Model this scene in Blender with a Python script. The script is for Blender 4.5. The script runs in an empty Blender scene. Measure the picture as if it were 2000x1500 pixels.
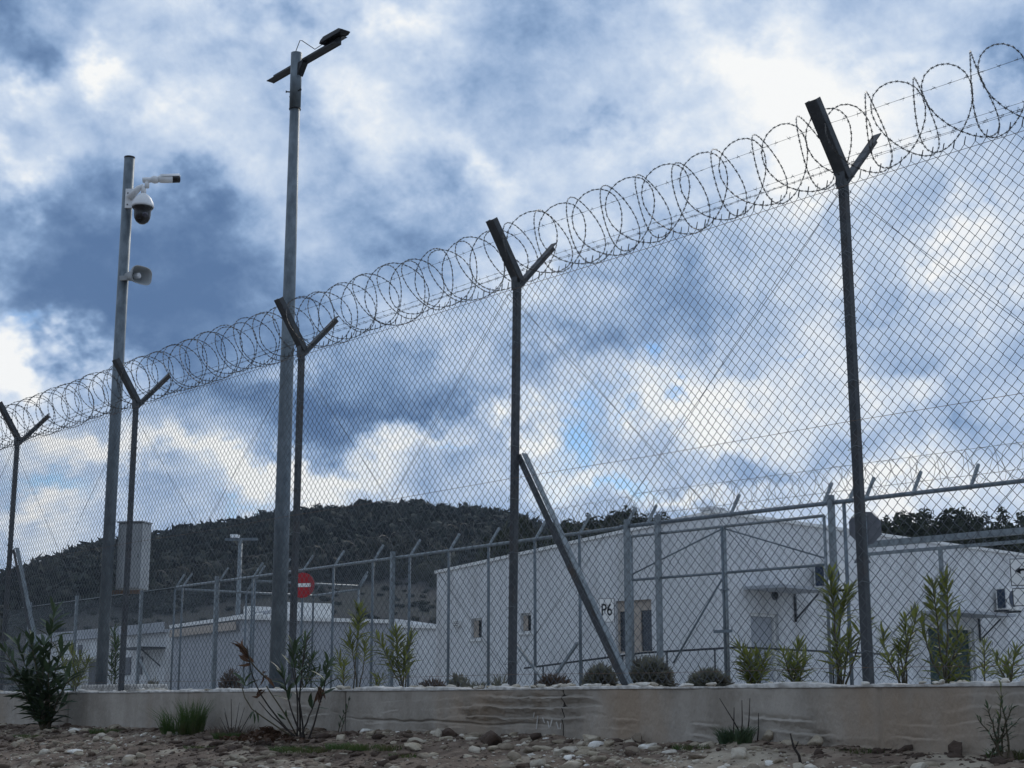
import bpy, bmesh, math, random
import numpy as np
from mathutils import Vector, Matrix, noise

random.seed(7); rng = np.random.default_rng(7)
R = math.radians
scene = bpy.context.scene

# ------------------------------------------------------------------ camera
F = 2955.0; PITCH = 11.79; ZC = -0.075          # eye sits just under the level of the wall top
cam_data = bpy.data.cameras.new('camera'); cam = bpy.data.objects.new('camera', cam_data)
scene.collection.objects.link(cam); scene.camera = cam
cam_data.sensor_width = 36; cam_data.lens = 36*F/2000; cam_data.clip_end = 5000; cam_data.clip_start = 0.05
cam.location = (0, 0, ZC); cam.rotation_euler = (R(90+PITCH), 0, 0)
CP, SP = math.cos(R(PITCH)), math.sin(R(PITCH))

def ray(px, py):
    """side and height per metre of distance for a point of the photograph"""
    u, v = px-1000.0, 750.0-py
    f = F*CP - v*SP
    return u/f, (F*SP + v*CP)/f
def at(px, py, y):
    a, b = ray(px, py); return Vector((a*y, y, ZC+b*y))

# ------------------------------------------------------------------ world
SUN_EL, SUN_AZ = 34.0, 20.0
world = bpy.data.worlds.new('World'); scene.world = world; world.use_nodes = True
wt = world.node_tree; wt.nodes.clear()
def wn(kind, **kw):
    n = wt.nodes.new(kind)
    for k, v in kw.items():
        if k == 'inp':
            for i, x in v.items():
                if hasattr(x, 'is_output'): wt.links.new(x, n.inputs[i])
                else: n.inputs[i].default_value = x
        else: setattr(n, k, v)
    return n
def M(op, a, b=0.0, c=0.0, clamp=False):
    return wn('ShaderNodeMath', operation=op, use_clamp=clamp, inp={0: a, 1: b, 2: c}).outputs[0]
tc = wn('ShaderNodeTexCoord'); dirv = tc.outputs['Generated']
sep = wn('ShaderNodeSeparateXYZ', inp={0: dirv})
azn = M('MULTIPLY', M('ARCTAN2', sep.outputs[0], sep.outputs[1]), 29.55)
eln = M('MULTIPLY', M('ARCSINE', M('MINIMUM', M('MAXIMUM', sep.outputs[2], -1.0), 1.0)), 29.55)
# tilt the noise domain so that cloud fibres rise to the left, as they do in the sky seen
mp = wn('ShaderNodeMapping', inp={'Vector': dirv, 'Rotation': (0, R(24), 0), 'Scale': (1.0, 1.0, 1.25)})
def fbm(scale, detail, rough, off, dist=0.0, src=None):
    v = wn('ShaderNodeVectorMath', operation='ADD', inp={0: src or mp.outputs[0], 1: off}).outputs[0]
    return wn('ShaderNodeTexNoise', noise_dimensions='3D', inp={'Vector': v, 'Scale': scale, 'Detail': detail, 'Roughness': rough, 'Distortion': dist})
w1 = fbm(7.0, 5, 0.6, (3.1, 0, 0)); w2 = fbm(24.0, 4, 0.6, (0, 5.2, 0))
def cen(sock, k): return M('MULTIPLY', M('SUBTRACT', sock, 0.5), k)
s1 = wn('ShaderNodeSeparateColor', inp={0: w1.outputs['Color']}); s2 = wn('ShaderNodeSeparateColor', inp={0: w2.outputs['Color']})
X = M('ADD', M('ADD', azn, cen(s1.outputs[0], 3.6)), cen(s2.outputs[0], 2.6))
Y = M('ADD', M('ADD', eln, cen(s1.outputs[1], 3.0)), cen(s2.outputs[1], 2.4))
XY = wn('ShaderNodeCombineXYZ', inp={0: X, 1: Y, 2: 0.0}).outputs[0]
def skypos(px, py):
    a, b = ray(px, py)
    return math.atan(a)*29.55, math.atan2(b, math.hypot(a, 1))*29.55
def blobs(lst, base):
    acc = base
    for (px, py, rx, ry, rot, amp) in lst:
        cx, cy = skypos(px, py)
        m = wn('ShaderNodeMapping', vector_type='TEXTURE', inp={'Vector': XY, 'Location': (cx, cy, 0), 'Rotation': (0, 0, R(rot)), 'Scale': (rx/100*1.55, ry/100*1.55, 1)})
        g = wn('ShaderNodeTexGradient', gradient_type='QUADRATIC_SPHERE', inp={0: m.outputs[0]})
        acc = M('MULTIPLY_ADD', g.outputs['Fac'], amp, acc)
    return acc
DARK = [(400,600,230,110,-10,-.38),(380,420,200,70,-20,-.22),(480,765,230,60,-6,-.45),(850,790,180,75,10,-.42),(380,700,230,70,-20,-.35),(120,600,120,100,-30,-.25),(230,470,330,150,-5,-.62),(60,560,220,170,0,-.45),(430,520,260,120,-12,-.42),(40,50,170,110,0,-.55),(540,40,200,70,0,-.40),
        (250,640,210,90,-15,-.60),(640,810,330,85,8,-.70),(820,450,230,110,-10,-.45),(640,620,260,110,0,-.30),(1090,90,130,120,-20,-.16),(1180,260,150,60,0,-.30),
        (1120,650,150,110,-25,-.50),(1330,570,270,110,-20,-.32),(1650,590,260,70,-10,-.20),(1900,560,120,60,10,-.35),(1970,110,70,160,0,-.38),
        (1500,900,260,60,-20,-.34),(1800,700,200,60,0,-.18),(880,560,140,60,0,-.2),(300,960,160,50,0,-.18),(60,780,60,40,0,-.1),(820,700,180,50,10,-.3),(1900,840,160,50,-10,-.3),(600,230,150,60,-30,-.18),(950,150,120,60,0,-.12)]
LITE = [(190,130,130,50,-30,.50),(40,170,110,50,0,.30),(350,190,130,60,-35,.22),(1000,820,60,60,0,.3),(1750,830,230,50,-15,.2),(20,345,90,70,-30,.40),(50,700,150,80,-12,.62),(700,190,190,120,-30,.26),
        (790,50,150,70,0,.36),(950,320,190,60,-30,.30),(1450,130,240,120,-20,.40),(1580,300,210,110,0,.62),(1700,150,200,120,0,.25),(1300,300,170,90,-20,.24),
        (1050,500,130,80,0,.30),(450,915,330,48,-3,.62),(150,860,220,60,0,.42),(820,870,190,50,20,.50),(1290,790,230,85,-10,.52),(1480,740,150,50,-30,.34),
        (1430,800,200,60,-35,.30),(1850,490,210,80,0,.46),(1100,920,160,50,0,.50),(1330,965,300,32,0,.40),(1780,960,190,60,0,.55),(1700,760,190,55,-30,.30),
        (1020,830,70,50,0,.35),(540,960,280,55,0,.36),(1930,620,140,90,0,.2),(60,1010,170,45,0,.4)]
BLUE = [(1100,840,170,80,30,1.1),(1190,950,190,40,0,1.0),(1260,700,70,40,0,.85),(1370,735,45,30,0,.8),(880,880,70,26,0,.75),(1890,400,90,40,0,.7),
        (30,620,110,48,10,.8),(70,960,230,60,-8,.95),(470,1010,230,30,0,.6),(1520,690,60,24,0,.6),(1240,810,40,24,0,.6),(0,300,50,24,0,.5),(1030,560,50,20,0,.4),(880,150,40,20,0,.35)]
n_big = fbm(4.2, 7, 0.62, (1.7, 2.2, 0.4), 0.25); n_fine = fbm(13.0, 10, 0.67, (9.7, 1.2, 5.4), 0.15)
B = blobs([(*d[:5], d[5]*.80) for d in DARK]+LITE, 0.66)
B = M('ADD', B, cen(n_big.outputs['Fac'], 0.45)); B = M('ADD', B, cen(n_fine.outputs['Fac'], .85))
bil = M('ABSOLUTE', M('SUBTRACT', fbm(8.5, 7, 0.55, (2.3, 7.7, 1.9), 0.0).outputs['Fac'], 0.5))     # puffs with creases between them
B = M('ADD', B, M('MULTIPLY', M('SUBTRACT', bil, 0.085), 1.2))
ramp = wn('ShaderNodeValToRGB', inp={0: B})
cr = ramp.color_ramp; cr.interpolation = 'B_SPLINE'
stops = [(0.0, (.078,.150,.300)), (0.24, (.150,.245,.420)), (0.40, (.235,.355,.560)), (0.58, (.410,.525,.715)), (0.78, (.640,.725,.840)), (1.0, (.94,.935,.91))]
while len(cr.elements) < len(stops): cr.elements.new(0.5)
for e, (p, c) in zip(cr.elements, stops): e.position = p; e.color = (*c, 1)
C = M('ADD', blobs(BLUE, -0.32), cen(fbm(17.0, 6, 0.65, (4, 4, 4), 0.4).outputs['Fac'], 1.1))
Cm = wn('ShaderNodeMapRange', interpolation_type='SMOOTHSTEP', inp={0: C, 1: -0.05, 2: 0.75, 3: 0.0, 4: 0.88}).outputs[0]
sky = wn('ShaderNodeTexSky', sky_type='NISHITA'); sky.sun_disc = False
sky.sun_elevation = R(SUN_EL); sky.sun_rotation = R(SUN_AZ); sky.air_density = 1.0; sky.dust_density = 0.0; sky.ozone_density = 2.0
tint = wn('ShaderNodeVectorMath', operation='MULTIPLY', inp={0: sky.outputs[0], 1: (.95, 1.12, 1.30)}).outputs[0]
bgs = wn('ShaderNodeBackground', inp={0: tint, 1: 0.075})
# clouds scatter forwards: those round the hidden sun are brighter than those opposite it
sdot = wn('ShaderNodeVectorMath', operation='DOT_PRODUCT', inp={0: dirv, 1: (math.sin(R(SUN_AZ))*math.cos(R(SUN_EL)), math.cos(R(SUN_AZ))*math.cos(R(SUN_EL)), math.sin(R(SUN_EL)))}).outputs['Value']
glow = wn('ShaderNodeMapRange', interpolation_type='SMOOTHSTEP', inp={0: sdot, 1: -0.6, 2: 0.75, 3: 0.84, 4: 1.0}).outputs[0]
bgc = wn('ShaderNodeBackground', inp={0: ramp.outputs[0], 1: glow})
mx = wn('ShaderNodeMixShader', inp={0: Cm, 1: bgc.outputs[0], 2: bgs.outputs[0]})
wn('ShaderNodeOutputWorld', inp={0: mx.outputs[0]})
world.cycles.sampling_method = 'MANUAL'; world.cycles.sample_map_resolution = 512

sun_d = bpy.data.lights.new('sun', 'SUN'); sun = bpy.data.objects.new('sun', sun_d); scene.collection.objects.link(sun)
sun_d.energy = 0.8; sun_d.angle = R(14); sun_d.color = (1.0, .95, .87)
sd = Vector((math.sin(R(SUN_AZ))*math.cos(R(SUN_EL)), math.cos(R(SUN_AZ))*math.cos(R(SUN_EL)), math.sin(R(SUN_EL))))
sun.rotation_euler = sd.to_track_quat('Z', 'Y').to_euler(); sun.location = sd*200

vs = scene.view_settings; vs.view_transform = 'Standard'; vs.look = 'None'; vs.exposure = 0.1; vs.gamma = 1; vs.use_curve_mapping = False
scene.cycles.use_denoising = True; scene.cycles.max_bounces = 5; scene.cycles.diffuse_bounces = 3; scene.cycles.volume_bounces = 0

# ------------------------------------------------------------------ materials
MATS = {}
def mat(name, c1, c2=None, scale=6.0, rough=.7, metal=0.0, bump=0.0, bscale=None, detail=5, stretch=(1,1,1), spec=.3, trans=0.0, rnd=0.0, third=None, tscale=1.2, tone=None, contrast=(.35,.65)):
    if name in MATS: return MATS[name]
    m = bpy.data.materials.new(name); m.use_nodes = True; t = m.node_tree; t.nodes.clear()
    N = lambda k: t.nodes.new(k); L = t.links.new
    out = N('ShaderNodeOutputMaterial'); b = N('ShaderNodeBsdfPrincipled'); L(b.outputs[0], out.inputs[0])
    b.inputs['Roughness'].default_value = rough; b.inputs['Metallic'].default_value = metal; b.inputs['Specular IOR Level'].default_value = spec
    co = N('ShaderNodeTexCoord'); mpn = N('ShaderNodeMapping'); mpn.inputs['Scale'].default_value = stretch; L(co.outputs['Object'], mpn.inputs[0])
    nz = N('ShaderNodeTexNoise'); nz.inputs['Scale'].default_value = scale; nz.inputs['Detail'].default_value = detail; nz.inputs['Roughness'].default_value = .62
    L(mpn.outputs[0], nz.inputs[0])
    mr = N('ShaderNodeMapRange'); mr.inputs[1].default_value = contrast[0]; mr.inputs[2].default_value = contrast[1]; L(nz.outputs['Fac'], mr.inputs[0])
    mixc = N('ShaderNodeMix'); mixc.data_type = 'RGBA'; mixc.inputs[6].default_value = (*c1, 1); mixc.inputs[7].default_value = (*(c2 or c1), 1)
    L(mr.outputs[0], mixc.inputs[0]); col = mixc.outputs[2]
    if third:
        n3 = N('ShaderNodeTexNoise'); n3.inputs['Scale'].default_value = tscale; n3.inputs['Detail'].default_value = 6; n3.inputs['Roughness'].default_value = .6; L(mpn.outputs[0], n3.inputs[0])
        r3 = N('ShaderNodeMapRange'); r3.inputs[1].default_value = .52; r3.inputs[2].default_value = .68; L(n3.outputs['Fac'], r3.inputs[0])
        m3 = N('ShaderNodeMix'); m3.data_type = 'RGBA'; m3.inputs[7].default_value = (*third, 1); L(r3.outputs[0], m3.inputs[0]); L(col, m3.inputs[6]); col = m3.outputs[2]
    if tone:
        a = N('ShaderNodeAttribute'); a.attribute_name = 'tone'; rp = N('ShaderNodeValToRGB'); L(a.outputs['Fac'], rp.inputs[0])
        while len(rp.color_ramp.elements) < len(tone): rp.color_ramp.elements.new(.5)
        for e, (p, c) in zip(rp.color_ramp.elements, tone): e.position = p; e.color = (*c, 1)
        mt = N('ShaderNodeMix'); mt.data_type = 'RGBA'; mt.blend_type = 'MULTIPLY'; mt.inputs[0].default_value = 1; L(col, mt.inputs[6]); L(rp.outputs[0], mt.inputs[7]); col = mt.outputs[2]
    if rnd:
        oi = N('ShaderNodeObjectInfo'); mrr = N('ShaderNodeMapRange'); mrr.inputs[3].default_value = 1-rnd; mrr.inputs[4].default_value = 1+rnd; L(oi.outputs['Random'], mrr.inputs[0])
        sc_ = N('ShaderNodeVectorMath'); sc_.operation = 'SCALE'; L(col, sc_.inputs[0]); L(mrr.outputs[0], sc_.inputs['Scale']); col = sc_.outputs[0]
    L(col, b.inputs['Base Color'])
    if bump:
        nb = N('ShaderNodeTexNoise'); nb.inputs['Scale'].default_value = bscale or scale*3; nb.inputs['Detail'].default_value = 6; L(mpn.outputs[0], nb.inputs[0])
        bp = N('ShaderNodeBump'); bp.inputs['Strength'].default_value = bump; bp.inputs['Distance'].default_value = .02; L(nb.outputs['Fac'], bp.inputs['Height']); L(bp.outputs[0], b.inputs['Normal'])
    if trans:
        tr = N('ShaderNodeBsdfTranslucent'); L(col, tr.inputs[0]); ms = N('ShaderNodeMixShader'); ms.inputs[0].default_value = trans
        L(b.outputs[0], ms.inputs[1]); L(tr.outputs[0], ms.inputs[2]); L(ms.outputs[0], out.inputs[0])
    MATS[name] = m; return m

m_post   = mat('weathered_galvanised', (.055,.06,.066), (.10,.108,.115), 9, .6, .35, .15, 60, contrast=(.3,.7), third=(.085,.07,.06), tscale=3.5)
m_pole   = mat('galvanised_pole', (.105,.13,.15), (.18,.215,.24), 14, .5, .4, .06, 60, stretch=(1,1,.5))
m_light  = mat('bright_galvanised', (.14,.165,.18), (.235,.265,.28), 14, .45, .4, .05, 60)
m_wire   = mat('wire_steel', (.09,.10,.11), (.15,.16,.17), 12, .5, .5)
m_razor  = mat('razor_steel', (.07,.07,.07), (.16,.155,.145), 8, .45, .5)
m_frust  = mat('rusty_wire', (.20,.12,.075), (.15,.13,.12), 20, .7, .3)
m_white  = mat('white_plastic', (.74,.76,.77), (.68,.70,.72), 5, .4, spec=.4)
m_black  = mat('black_plastic', (.012,.012,.014), (.02,.02,.022), 5, .25, spec=.5)
m_dkmetal= mat('dark_metal', (.020,.022,.025), (.038,.04,.044), 20, .5, .3)
m_grey   = mat('grey_cabinet', (.30,.32,.33), (.37,.39,.40), 3, .5, .0, .03)
m_lens   = mat('lens_glass', (.03,.03,.05), None, 5, .05, spec=.8)
m_wall   = mat('cast_concrete', (.260,.230,.192), (.395,.358,.310), 3.2, .9, 0, .5, 60, third=(.315,.245,.180), tscale=.9, detail=10, stretch=(1,1,.4))
m_mortar = mat('white_mortar', (.34,.32,.29), (.68,.66,.62), 14, .95, 0, .6, 50)
m_soil   = mat('brown_soil', (.080,.056,.042), (.215,.160,.118), 5, .98, 0, 1.0, 40, third=(.36,.31,.24), tscale=1.6, detail=9)
m_yard   = mat('gravel_yard', (.30,.28,.25), (.42,.40,.37), 9, .95, 0, .6, 60)
m_stone  = mat('field_stone', (.72,.70,.66), (1.0,1.0,1.0), 11, .92, 0, .7, 45, tone=[(0,(.075,.052,.040)),(.30,(.15,.110,.084)),(.48,(.28,.235,.180)),(.66,(.42,.365,.28)),(.84,(.58,.535,.46)),(1,(.80,.78,.73))])
m_bwall  = mat('white_render', (.60,.61,.62), (.70,.71,.715), 1.8, .8, 0, .15, 30, third=(.50,.50,.495), tscale=1.1, stretch=(1,1,.28), detail=8)
m_bgrey  = mat('pale_grey_cladding', (.34,.36,.39), (.42,.44,.47), 1.2, .7, 0, .08, 20)
m_cabin  = mat('grey_cabin_wall', (.32,.335,.36), (.39,.405,.43), 1.2, .7)
m_beige  = mat('beige_trim', (.38,.32,.27), (.45,.385,.32), 6, .7)
m_roof   = mat('grey_roof', (.15,.16,.17), (.22,.23,.24), 3, .7)
m_glass  = mat('dark_glass', (.012,.016,.022), (.02,.026,.034), 2, .12, spec=.6)
m_bluegr = mat('dark_blue_grille', (.02,.035,.06), (.035,.05,.085), 6, .5)
m_green  = mat('dark_green_lattice', (.018,.045,.035), (.03,.07,.055), 10, .6)
m_red    = mat('sign_red', (.34,.014,.018), (.40,.018,.024), 4, .5)
m_signbk = mat('sign_back_grey', (.10,.105,.12), (.14,.145,.16), 4, .6, .3)
m_ink    = mat('black_ink', (.01,.01,.012), None, 4, .6)
m_signw  = mat('sign_white', (.78,.78,.76), (.72,.72,.70), 6, .5)
m_stem   = mat('green_brown_stem', (.055,.048,.030), (.11,.090,.055), 12, .8)
m_stemdk = mat('dark_dry_stem', (.022,.018,.016), (.05,.04,.032), 12, .85)
m_leaf   = mat('oleander_leaf', (.040,.072,.026), (.070,.105,.035), 10, .5, trans=.30, rnd=.35, spec=.4)
m_leafy  = mat('young_oleander_leaf', (.120,.145,.036), (.185,.200,.055), 10, .55, trans=.45, rnd=.4, spec=.35)
m_leafdk = mat('dark_oleander_leaf', (.038,.065,.034), (.065,.095,.045), 10, .5, trans=.2, rnd=.35, spec=.4)  # deeper green leaf of the plants in front of the wall
m_leafdry= mat('dried_leaf', (.075,.040,.024), (.13,.075,.045), 14, .8, trans=.15, rnd=.3)
m_silver = mat('silver_green_foliage', (.15,.15,.11), (.24,.235,.19), 12, .8, trans=.15, third=(.085,.065,.05), tscale=8)
m_dry    = mat('dry_brown_foliage', (.10,.072,.055), (.16,.125,.10), 12, .85, trans=.15)
m_grass  = mat('grass_blade', (.045,.085,.022), (.085,.13,.035), 6, .6, trans=.3, third=(.11,.10,.05), tscale=5)
m_pine   = mat('pine_foliage', (.020,.027,.017), (.042,.050,.028), 1.5, .85, trans=.1, third=(.055,.058,.032), tscale=.6)
m_bark   = mat('tree_bark', (.06,.045,.035), (.10,.08,.06), 8, .9)
m_hill   = mat('scrub_slope', (.016,.016,.017), (.031,.029,.028), .06, .95, 0, .8, .5, third=(.024,.027,.020), tscale=.035, detail=10)
m_forest = mat('hill_forest', (.011,.016,.013), (.027,.033,.022), .25, .9, third=(.052,.050,.032), tscale=.06)

# ------------------------------------------------------------------ helpers
def tag(o, label=None, cat=None, group=None, kind=None):
    if label: o['label'] = label
    if cat: o['category'] = cat
    if group: o['group'] = group
    if kind: o['kind'] = kind
    return o
def thing(name, label, cat, loc=(0,0,0), rz=0.0, group=None):
    o = bpy.data.objects.new(name, None); scene.collection.objects.link(o); o.empty_display_size = .1
    o.location = loc; o.rotation_euler = (0, 0, rz); return tag(o, label, cat, group)
def link(name, me, m=None, parent=None, loc=None, rot=None, kind=None, label=None):
    o = bpy.data.objects.new(name, me); scene.collection.objects.link(o)
    if m is not None and not me.materials: me.materials.append(m)
    if parent: o.parent = parent
    if loc is not None: o.location = loc
    if rot is not None: o.rotation_euler = rot
    if kind: o['kind'] = kind
    if label: o['label'] = label
    return o
class MB:
    def __init__(s): s.v = []; s.f = []
    def quad(s, a, b, c, d):
        n = len(s.v); s.v += [tuple(a), tuple(b), tuple(c), tuple(d)]; s.f.append((n, n+1, n+2, n+3)); return s
    def box(s, x0, x1, y0, y1, z0, z1):
        n = len(s.v); s.v += [(x, y, z) for z in (z0, z1) for y in (y0, y1) for x in (x0, x1)]
        s.f += [tuple(n+i for i in q) for q in ((0,2,3,1),(4,5,7,6),(0,1,5,4),(2,6,7,3),(0,4,6,2),(1,3,7,5))]; return s
    def beam(s, a, b, w, h, up=(0,0,1)):
        a, b = Vector(a), Vector(b); d = (b-a).normalized(); up = Vector(up)
        if abs(d.dot(up)) > .98: up = Vector((0, 1, 0))
        sx = d.cross(up).normalized(); sz = sx.cross(d).normalized(); n = len(s.v)
        for p in (a, b):
            for i, j in ((-1,-1),(1,-1),(1,1),(-1,1)): s.v.append(tuple(p + sx*(i*w/2) + sz*(j*h/2)))
        s.f += [tuple(n+i for i in q) for q in ((3,2,1,0),(4,5,6,7),(0,1,5,4),(1,2,6,5),(2,3,7,6),(3,0,4,7))]; return s
    def tube(s, pts, r, n=8, cap=True):
        pts = [Vector(p) for p in pts]; base = len(s.v); ref = Vector((0, 0, 1)); prev = None
        for i, p in enumerate(pts):
            d = (pts[min(i+1, len(pts)-1)] - pts[max(i-1, 0)])
            d = d.normalized() if d.length > 1e-9 else Vector((0, 0, 1))
            if prev is None:
                ax = d.orthogonal().normalized()
            else:
                ax = prev - d*prev.dot(d); ax = ax.normalized() if ax.length > 1e-6 else d.orthogonal().normalized()
            prev = ax; bx = d.cross(ax); rr = r[i] if hasattr(r, '__len__') else r
            for k in range(n):
                t = 2*math.pi*k/n; s.v.append(tuple(p + ax*(rr*math.cos(t)) + bx*(rr*math.sin(t))))
        for i in range(len(pts)-1):
            for k in range(n):
                a = base+i*n+k; b = base+i*n+(k+1) % n; s.f.append((a, b, b+n, a+n))
        if cap:
            s.f.append(tuple(base+k for k in reversed(range(n)))); e = base+(len(pts)-1)*n; s.f.append(tuple(e+k for k in range(n)))
        return s
    def lathe(s, prof, n=20, mtx=Matrix()):
        base = len(s.v)
        for (r, z) in prof:
            for k in range(n):
                t = 2*math.pi*k/n; s.v.append(tuple(mtx @ Vector((r*math.cos(t), r*math.sin(t), z))))
        for i in range(len(prof)-1):
            for k in range(n):
                a = base+i*n+k; b = base+i*n+(k+1) % n; s.f.append((a, b, b+n, a+n))
        s.f.append(tuple(base+k for k in reversed(range(n)))); e = base+(len(prof)-1)*n; s.f.append(tuple(e+k for k in range(n)))
        return s
    def prism(s, poly, y0, y1):        # outline in x,z extruded along y
        n = len(s.v); k = len(poly)
        s.v += [(x, y0, z) for x, z in poly] + [(x, y1, z) for x, z in poly]
        s.f.append(tuple(range(n, n+k))); s.f.append(tuple(n+k+i for i in reversed(range(k))))
        for i in range(k): j = (i+1) % k; s.f.append((n+j, n+i, n+k+i, n+k+j))
        return s
    def mesh(s, name, smooth=False):
        me = bpy.data.meshes.new(name); me.from_pydata(s.v, [], s.f); me.update()
        if smooth: me.polygons.foreach_set('use_smooth', [True]*len(me.polygons))
        return me
    def build(s, name, m, parent=None, smooth=False, **kw): return link(name, s.mesh(name, smooth), m, parent, **kw)
def bevel(o, w=.006, seg=2):
    b = o.modifiers.new('bevel', 'BEVEL'); b.width = w; b.segments = seg; b.limit_method = 'ANGLE'; return o
def np_mesh(name, V, Q, tone=None, smooth=False):
    me = bpy.data.meshes.new(name); k = Q.shape[1]
    me.vertices.add(len(V)); me.vertices.foreach_set('co', np.ascontiguousarray(V, dtype=np.float32).ravel())
    me.loops.add(Q.size); me.loops.foreach_set('vertex_index', np.ascontiguousarray(Q, dtype=np.int32).ravel())
    me.polygons.add(len(Q)); me.polygons.foreach_set('loop_start', np.arange(0, Q.size, k, dtype=np.int32))
    if smooth: me.polygons.foreach_set('use_smooth', np.ones(len(Q), dtype=bool))
    if tone is not None:
        a = me.attributes.new('tone', 'FLOAT', 'POINT'); a.data.foreach_set('value', np.ascontiguousarray(tone, dtype=np.float32))
    me.update(calc_edges=True); me.validate(); return me
def vnoise(x, y, seed=0, octv=5, rough=.55):
    """smooth lattice noise in numpy, about -1..1"""
    out = np.zeros(np.broadcast(x, y).shape); amp = 1.0; tot = 0; f = 1.0
    for o in range(octv):
        xs = x*f + 17.3*o + seed*7.1; ys = y*f - 9.7*o + seed*3.3
        xi = np.floor(xs).astype(np.int64); yi = np.floor(ys).astype(np.int64); fx = xs-xi; fy = ys-yi
        fx = fx*fx*(3-2*fx); fy = fy*fy*(3-2*fy)
        def h(a, b):
            n = (a*374761393 + b*668265263 + (seed+o*13)*1442695041) & 0x7fffffff
            n = (n ^ (n >> 13))*1274126177 & 0x7fffffff
            return ((n ^ (n >> 16)) & 0xffff)/32767.5 - 1
        v = (h(xi, yi)*(1-fx)+h(xi+1, yi)*fx)*(1-fy) + (h(xi, yi+1)*(1-fx)+h(xi+1, yi+1)*fx)*fy
        out += v*amp; tot += amp; amp *= rough; f *= 2.03
    return out/tot
def copy_tree(o, parent=None):
    c = o.copy(); scene.collection.objects.link(c)
    if parent: c.parent = parent
    for ch in list(o.children): copy_tree(ch, c)
    return c

# ------------------------------------------------------------------ front fence frame: s along the fence, t behind it
FO = Vector((0, 10.9, 0)); FD = Vector((.647, -.762, 0)).normalized(); FN = Vector((-FD.y, FD.x, 0))
FROT = math.atan2(FD.y, FD.x)
def W(s, t, z=0.0): return FO + FD*s + FN*t + Vector((0, 0, z))
def s_at(px, py, t=0.0):
    r = ray(px, py)[0]; o = FO + FN*t; return (r*o.y - o.x)/(FD.x - r*FD.y)
def z_at(px, py, t=0.0):
    s = s_at(px, py, t); p = W(s, t); return s, ZC + ray(px, py)[1]*p.y

# ------------------------------------------------------------------ ground
WF = -.36                                     # wall face (towards the camera)
def ground_z(s, t):
    u = np.maximum(WF - t, 0.0)
    z = -.335 - .155*np.minimum(u, 7.5) - .03*np.clip(u-7.5, 0, 30)
    near = np.clip(1-(u-6)/6, 0, 1)*np.clip(1-np.abs(s)/40, 0, 1)
    z = z + near*(.050*vnoise(s*.55, t*.9, 3, 4) + .030*vnoise(s*3.1, t*3.6, 5, 4, .6) + .012*vnoise(s*11, t*11, 6, 3))
    z = z + .035*np.exp(-((s+.3)/1.5)**2)*np.exp(-((u-.25)/.4)**2) + .03*np.exp(-((s-2.6)/1.0)**2)*np.exp(-((u-.4)/.5)**2)
    return z
def axis(lo, a, b, hi, step, grow=1.25):
    c = list(np.arange(a, b, step)); st = step; x = b
    while x < hi: c.append(x); st *= grow; x += st
    c.append(hi); st = step; x = a-step; left = []
    while x > lo: left.append(x); st *= grow; x -= st
    left.append(lo); return np.array(left[::-1]+c)
S = axis(-900, -11, 6.2, 900, .035); T = axis(-900, -3.0, -.30, -.28, .035)
gs, gt = np.meshgrid(S, T); gz = ground_z(gs, gt)
V = np.stack([gs, gt, gz], -1).reshape(-1, 3); nx = len(S); idx = np.arange(len(V)).reshape(len(T), nx)
Q = np.stack([idx[:-1, :-1], idx[:-1, 1:], idx[1:, 1:], idx[1:, :-1]], -1).reshape(-1, 4)
link('ground', np_mesh('ground', V, Q, smooth=True), m_soil, loc=FO, rot=(0, 0, FROT), kind='structure')
MB().box(-900, 900, -.10, 1100, -.30, -.022).build('yard', m_yard, loc=FO, rot=(0, 0, FROT), kind='structure')

# ------------------------------------------------------------------ hills
RIDGE = [(-700,1240),(-350,1210),(-120,1172),(0,1140),(60,1117),(130,1088),(200,1066),(300,1050),(400,1036),(500,1024),(560,1010),(640,996),(760,990),(850,994),(950,1006),(1010,1018),(1075,1034),(1108,1050),(1140,1030),(1220,1020),(1300,1030),(1400,1062),(1600,1072),(1900,1060),(2100,1064),(2500,1110),(3000,1180)]
az = np.array([math.atan(ray(p, q)[0]) for p, q in RIDGE]); el = np.array([ray(p, q)[1]*math.cos(a) for (p, q), a in zip(RIDGE, az)])
A = np.linspace(az[0]-.3, az[-1]+.3, 420); E = np.interp(A, az, el, left=.01, right=.02)
RR = np.concatenate([np.linspace(105, 340, 70), np.linspace(350, 700, 14)])
aa, rr = np.meshgrid(A, RR); ee = np.interp(aa, A, E)
k = np.clip((rr-112)/(330-112), 0, 1); prof = k*k*(3-2*k)*.55 + k*.45
hz = (ZC + ee*325 - 2.3)*prof*np.where(rr > 325, np.clip(1-(rr-325)/420, 0, 1), 1) + vnoise(aa*30, rr*.03, 9, 4)*2.0*prof*(1-np.exp(-((rr-325)/60)**2)*.7)
hz = np.where(rr < 111, -.4, hz)
V = np.stack([np.sin(aa)*rr, np.cos(aa)*rr, hz], -1).reshape(-1, 3); idx = np.arange(len(V)).reshape(len(RR), len(A))
Q = np.stack([idx[:-1, :-1], idx[:-1, 1:], idx[1:, 1:], idx[1:, :-1]], -1).reshape(-1, 4)
link('hills', np_mesh('hills', V, Q, smooth=True), m_hill, kind='structure')
def hill_z(a, r):
    i = np.clip(np.searchsorted(A, a)-1, 0, len(A)-2); j = np.clip(np.searchsorted(RR, r)-1, 0, len(RR)-2)
    fa = (a-A[i])/(A[i+1]-A[i]); fr = (r-RR[j])/(RR[j+1]-RR[j])
    return (hz[j, i]*(1-fa)+hz[j, i+1]*fa)*(1-fr)+(hz[j+1, i]*(1-fa)+hz[j+1, i+1]*fa)*fr

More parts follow.
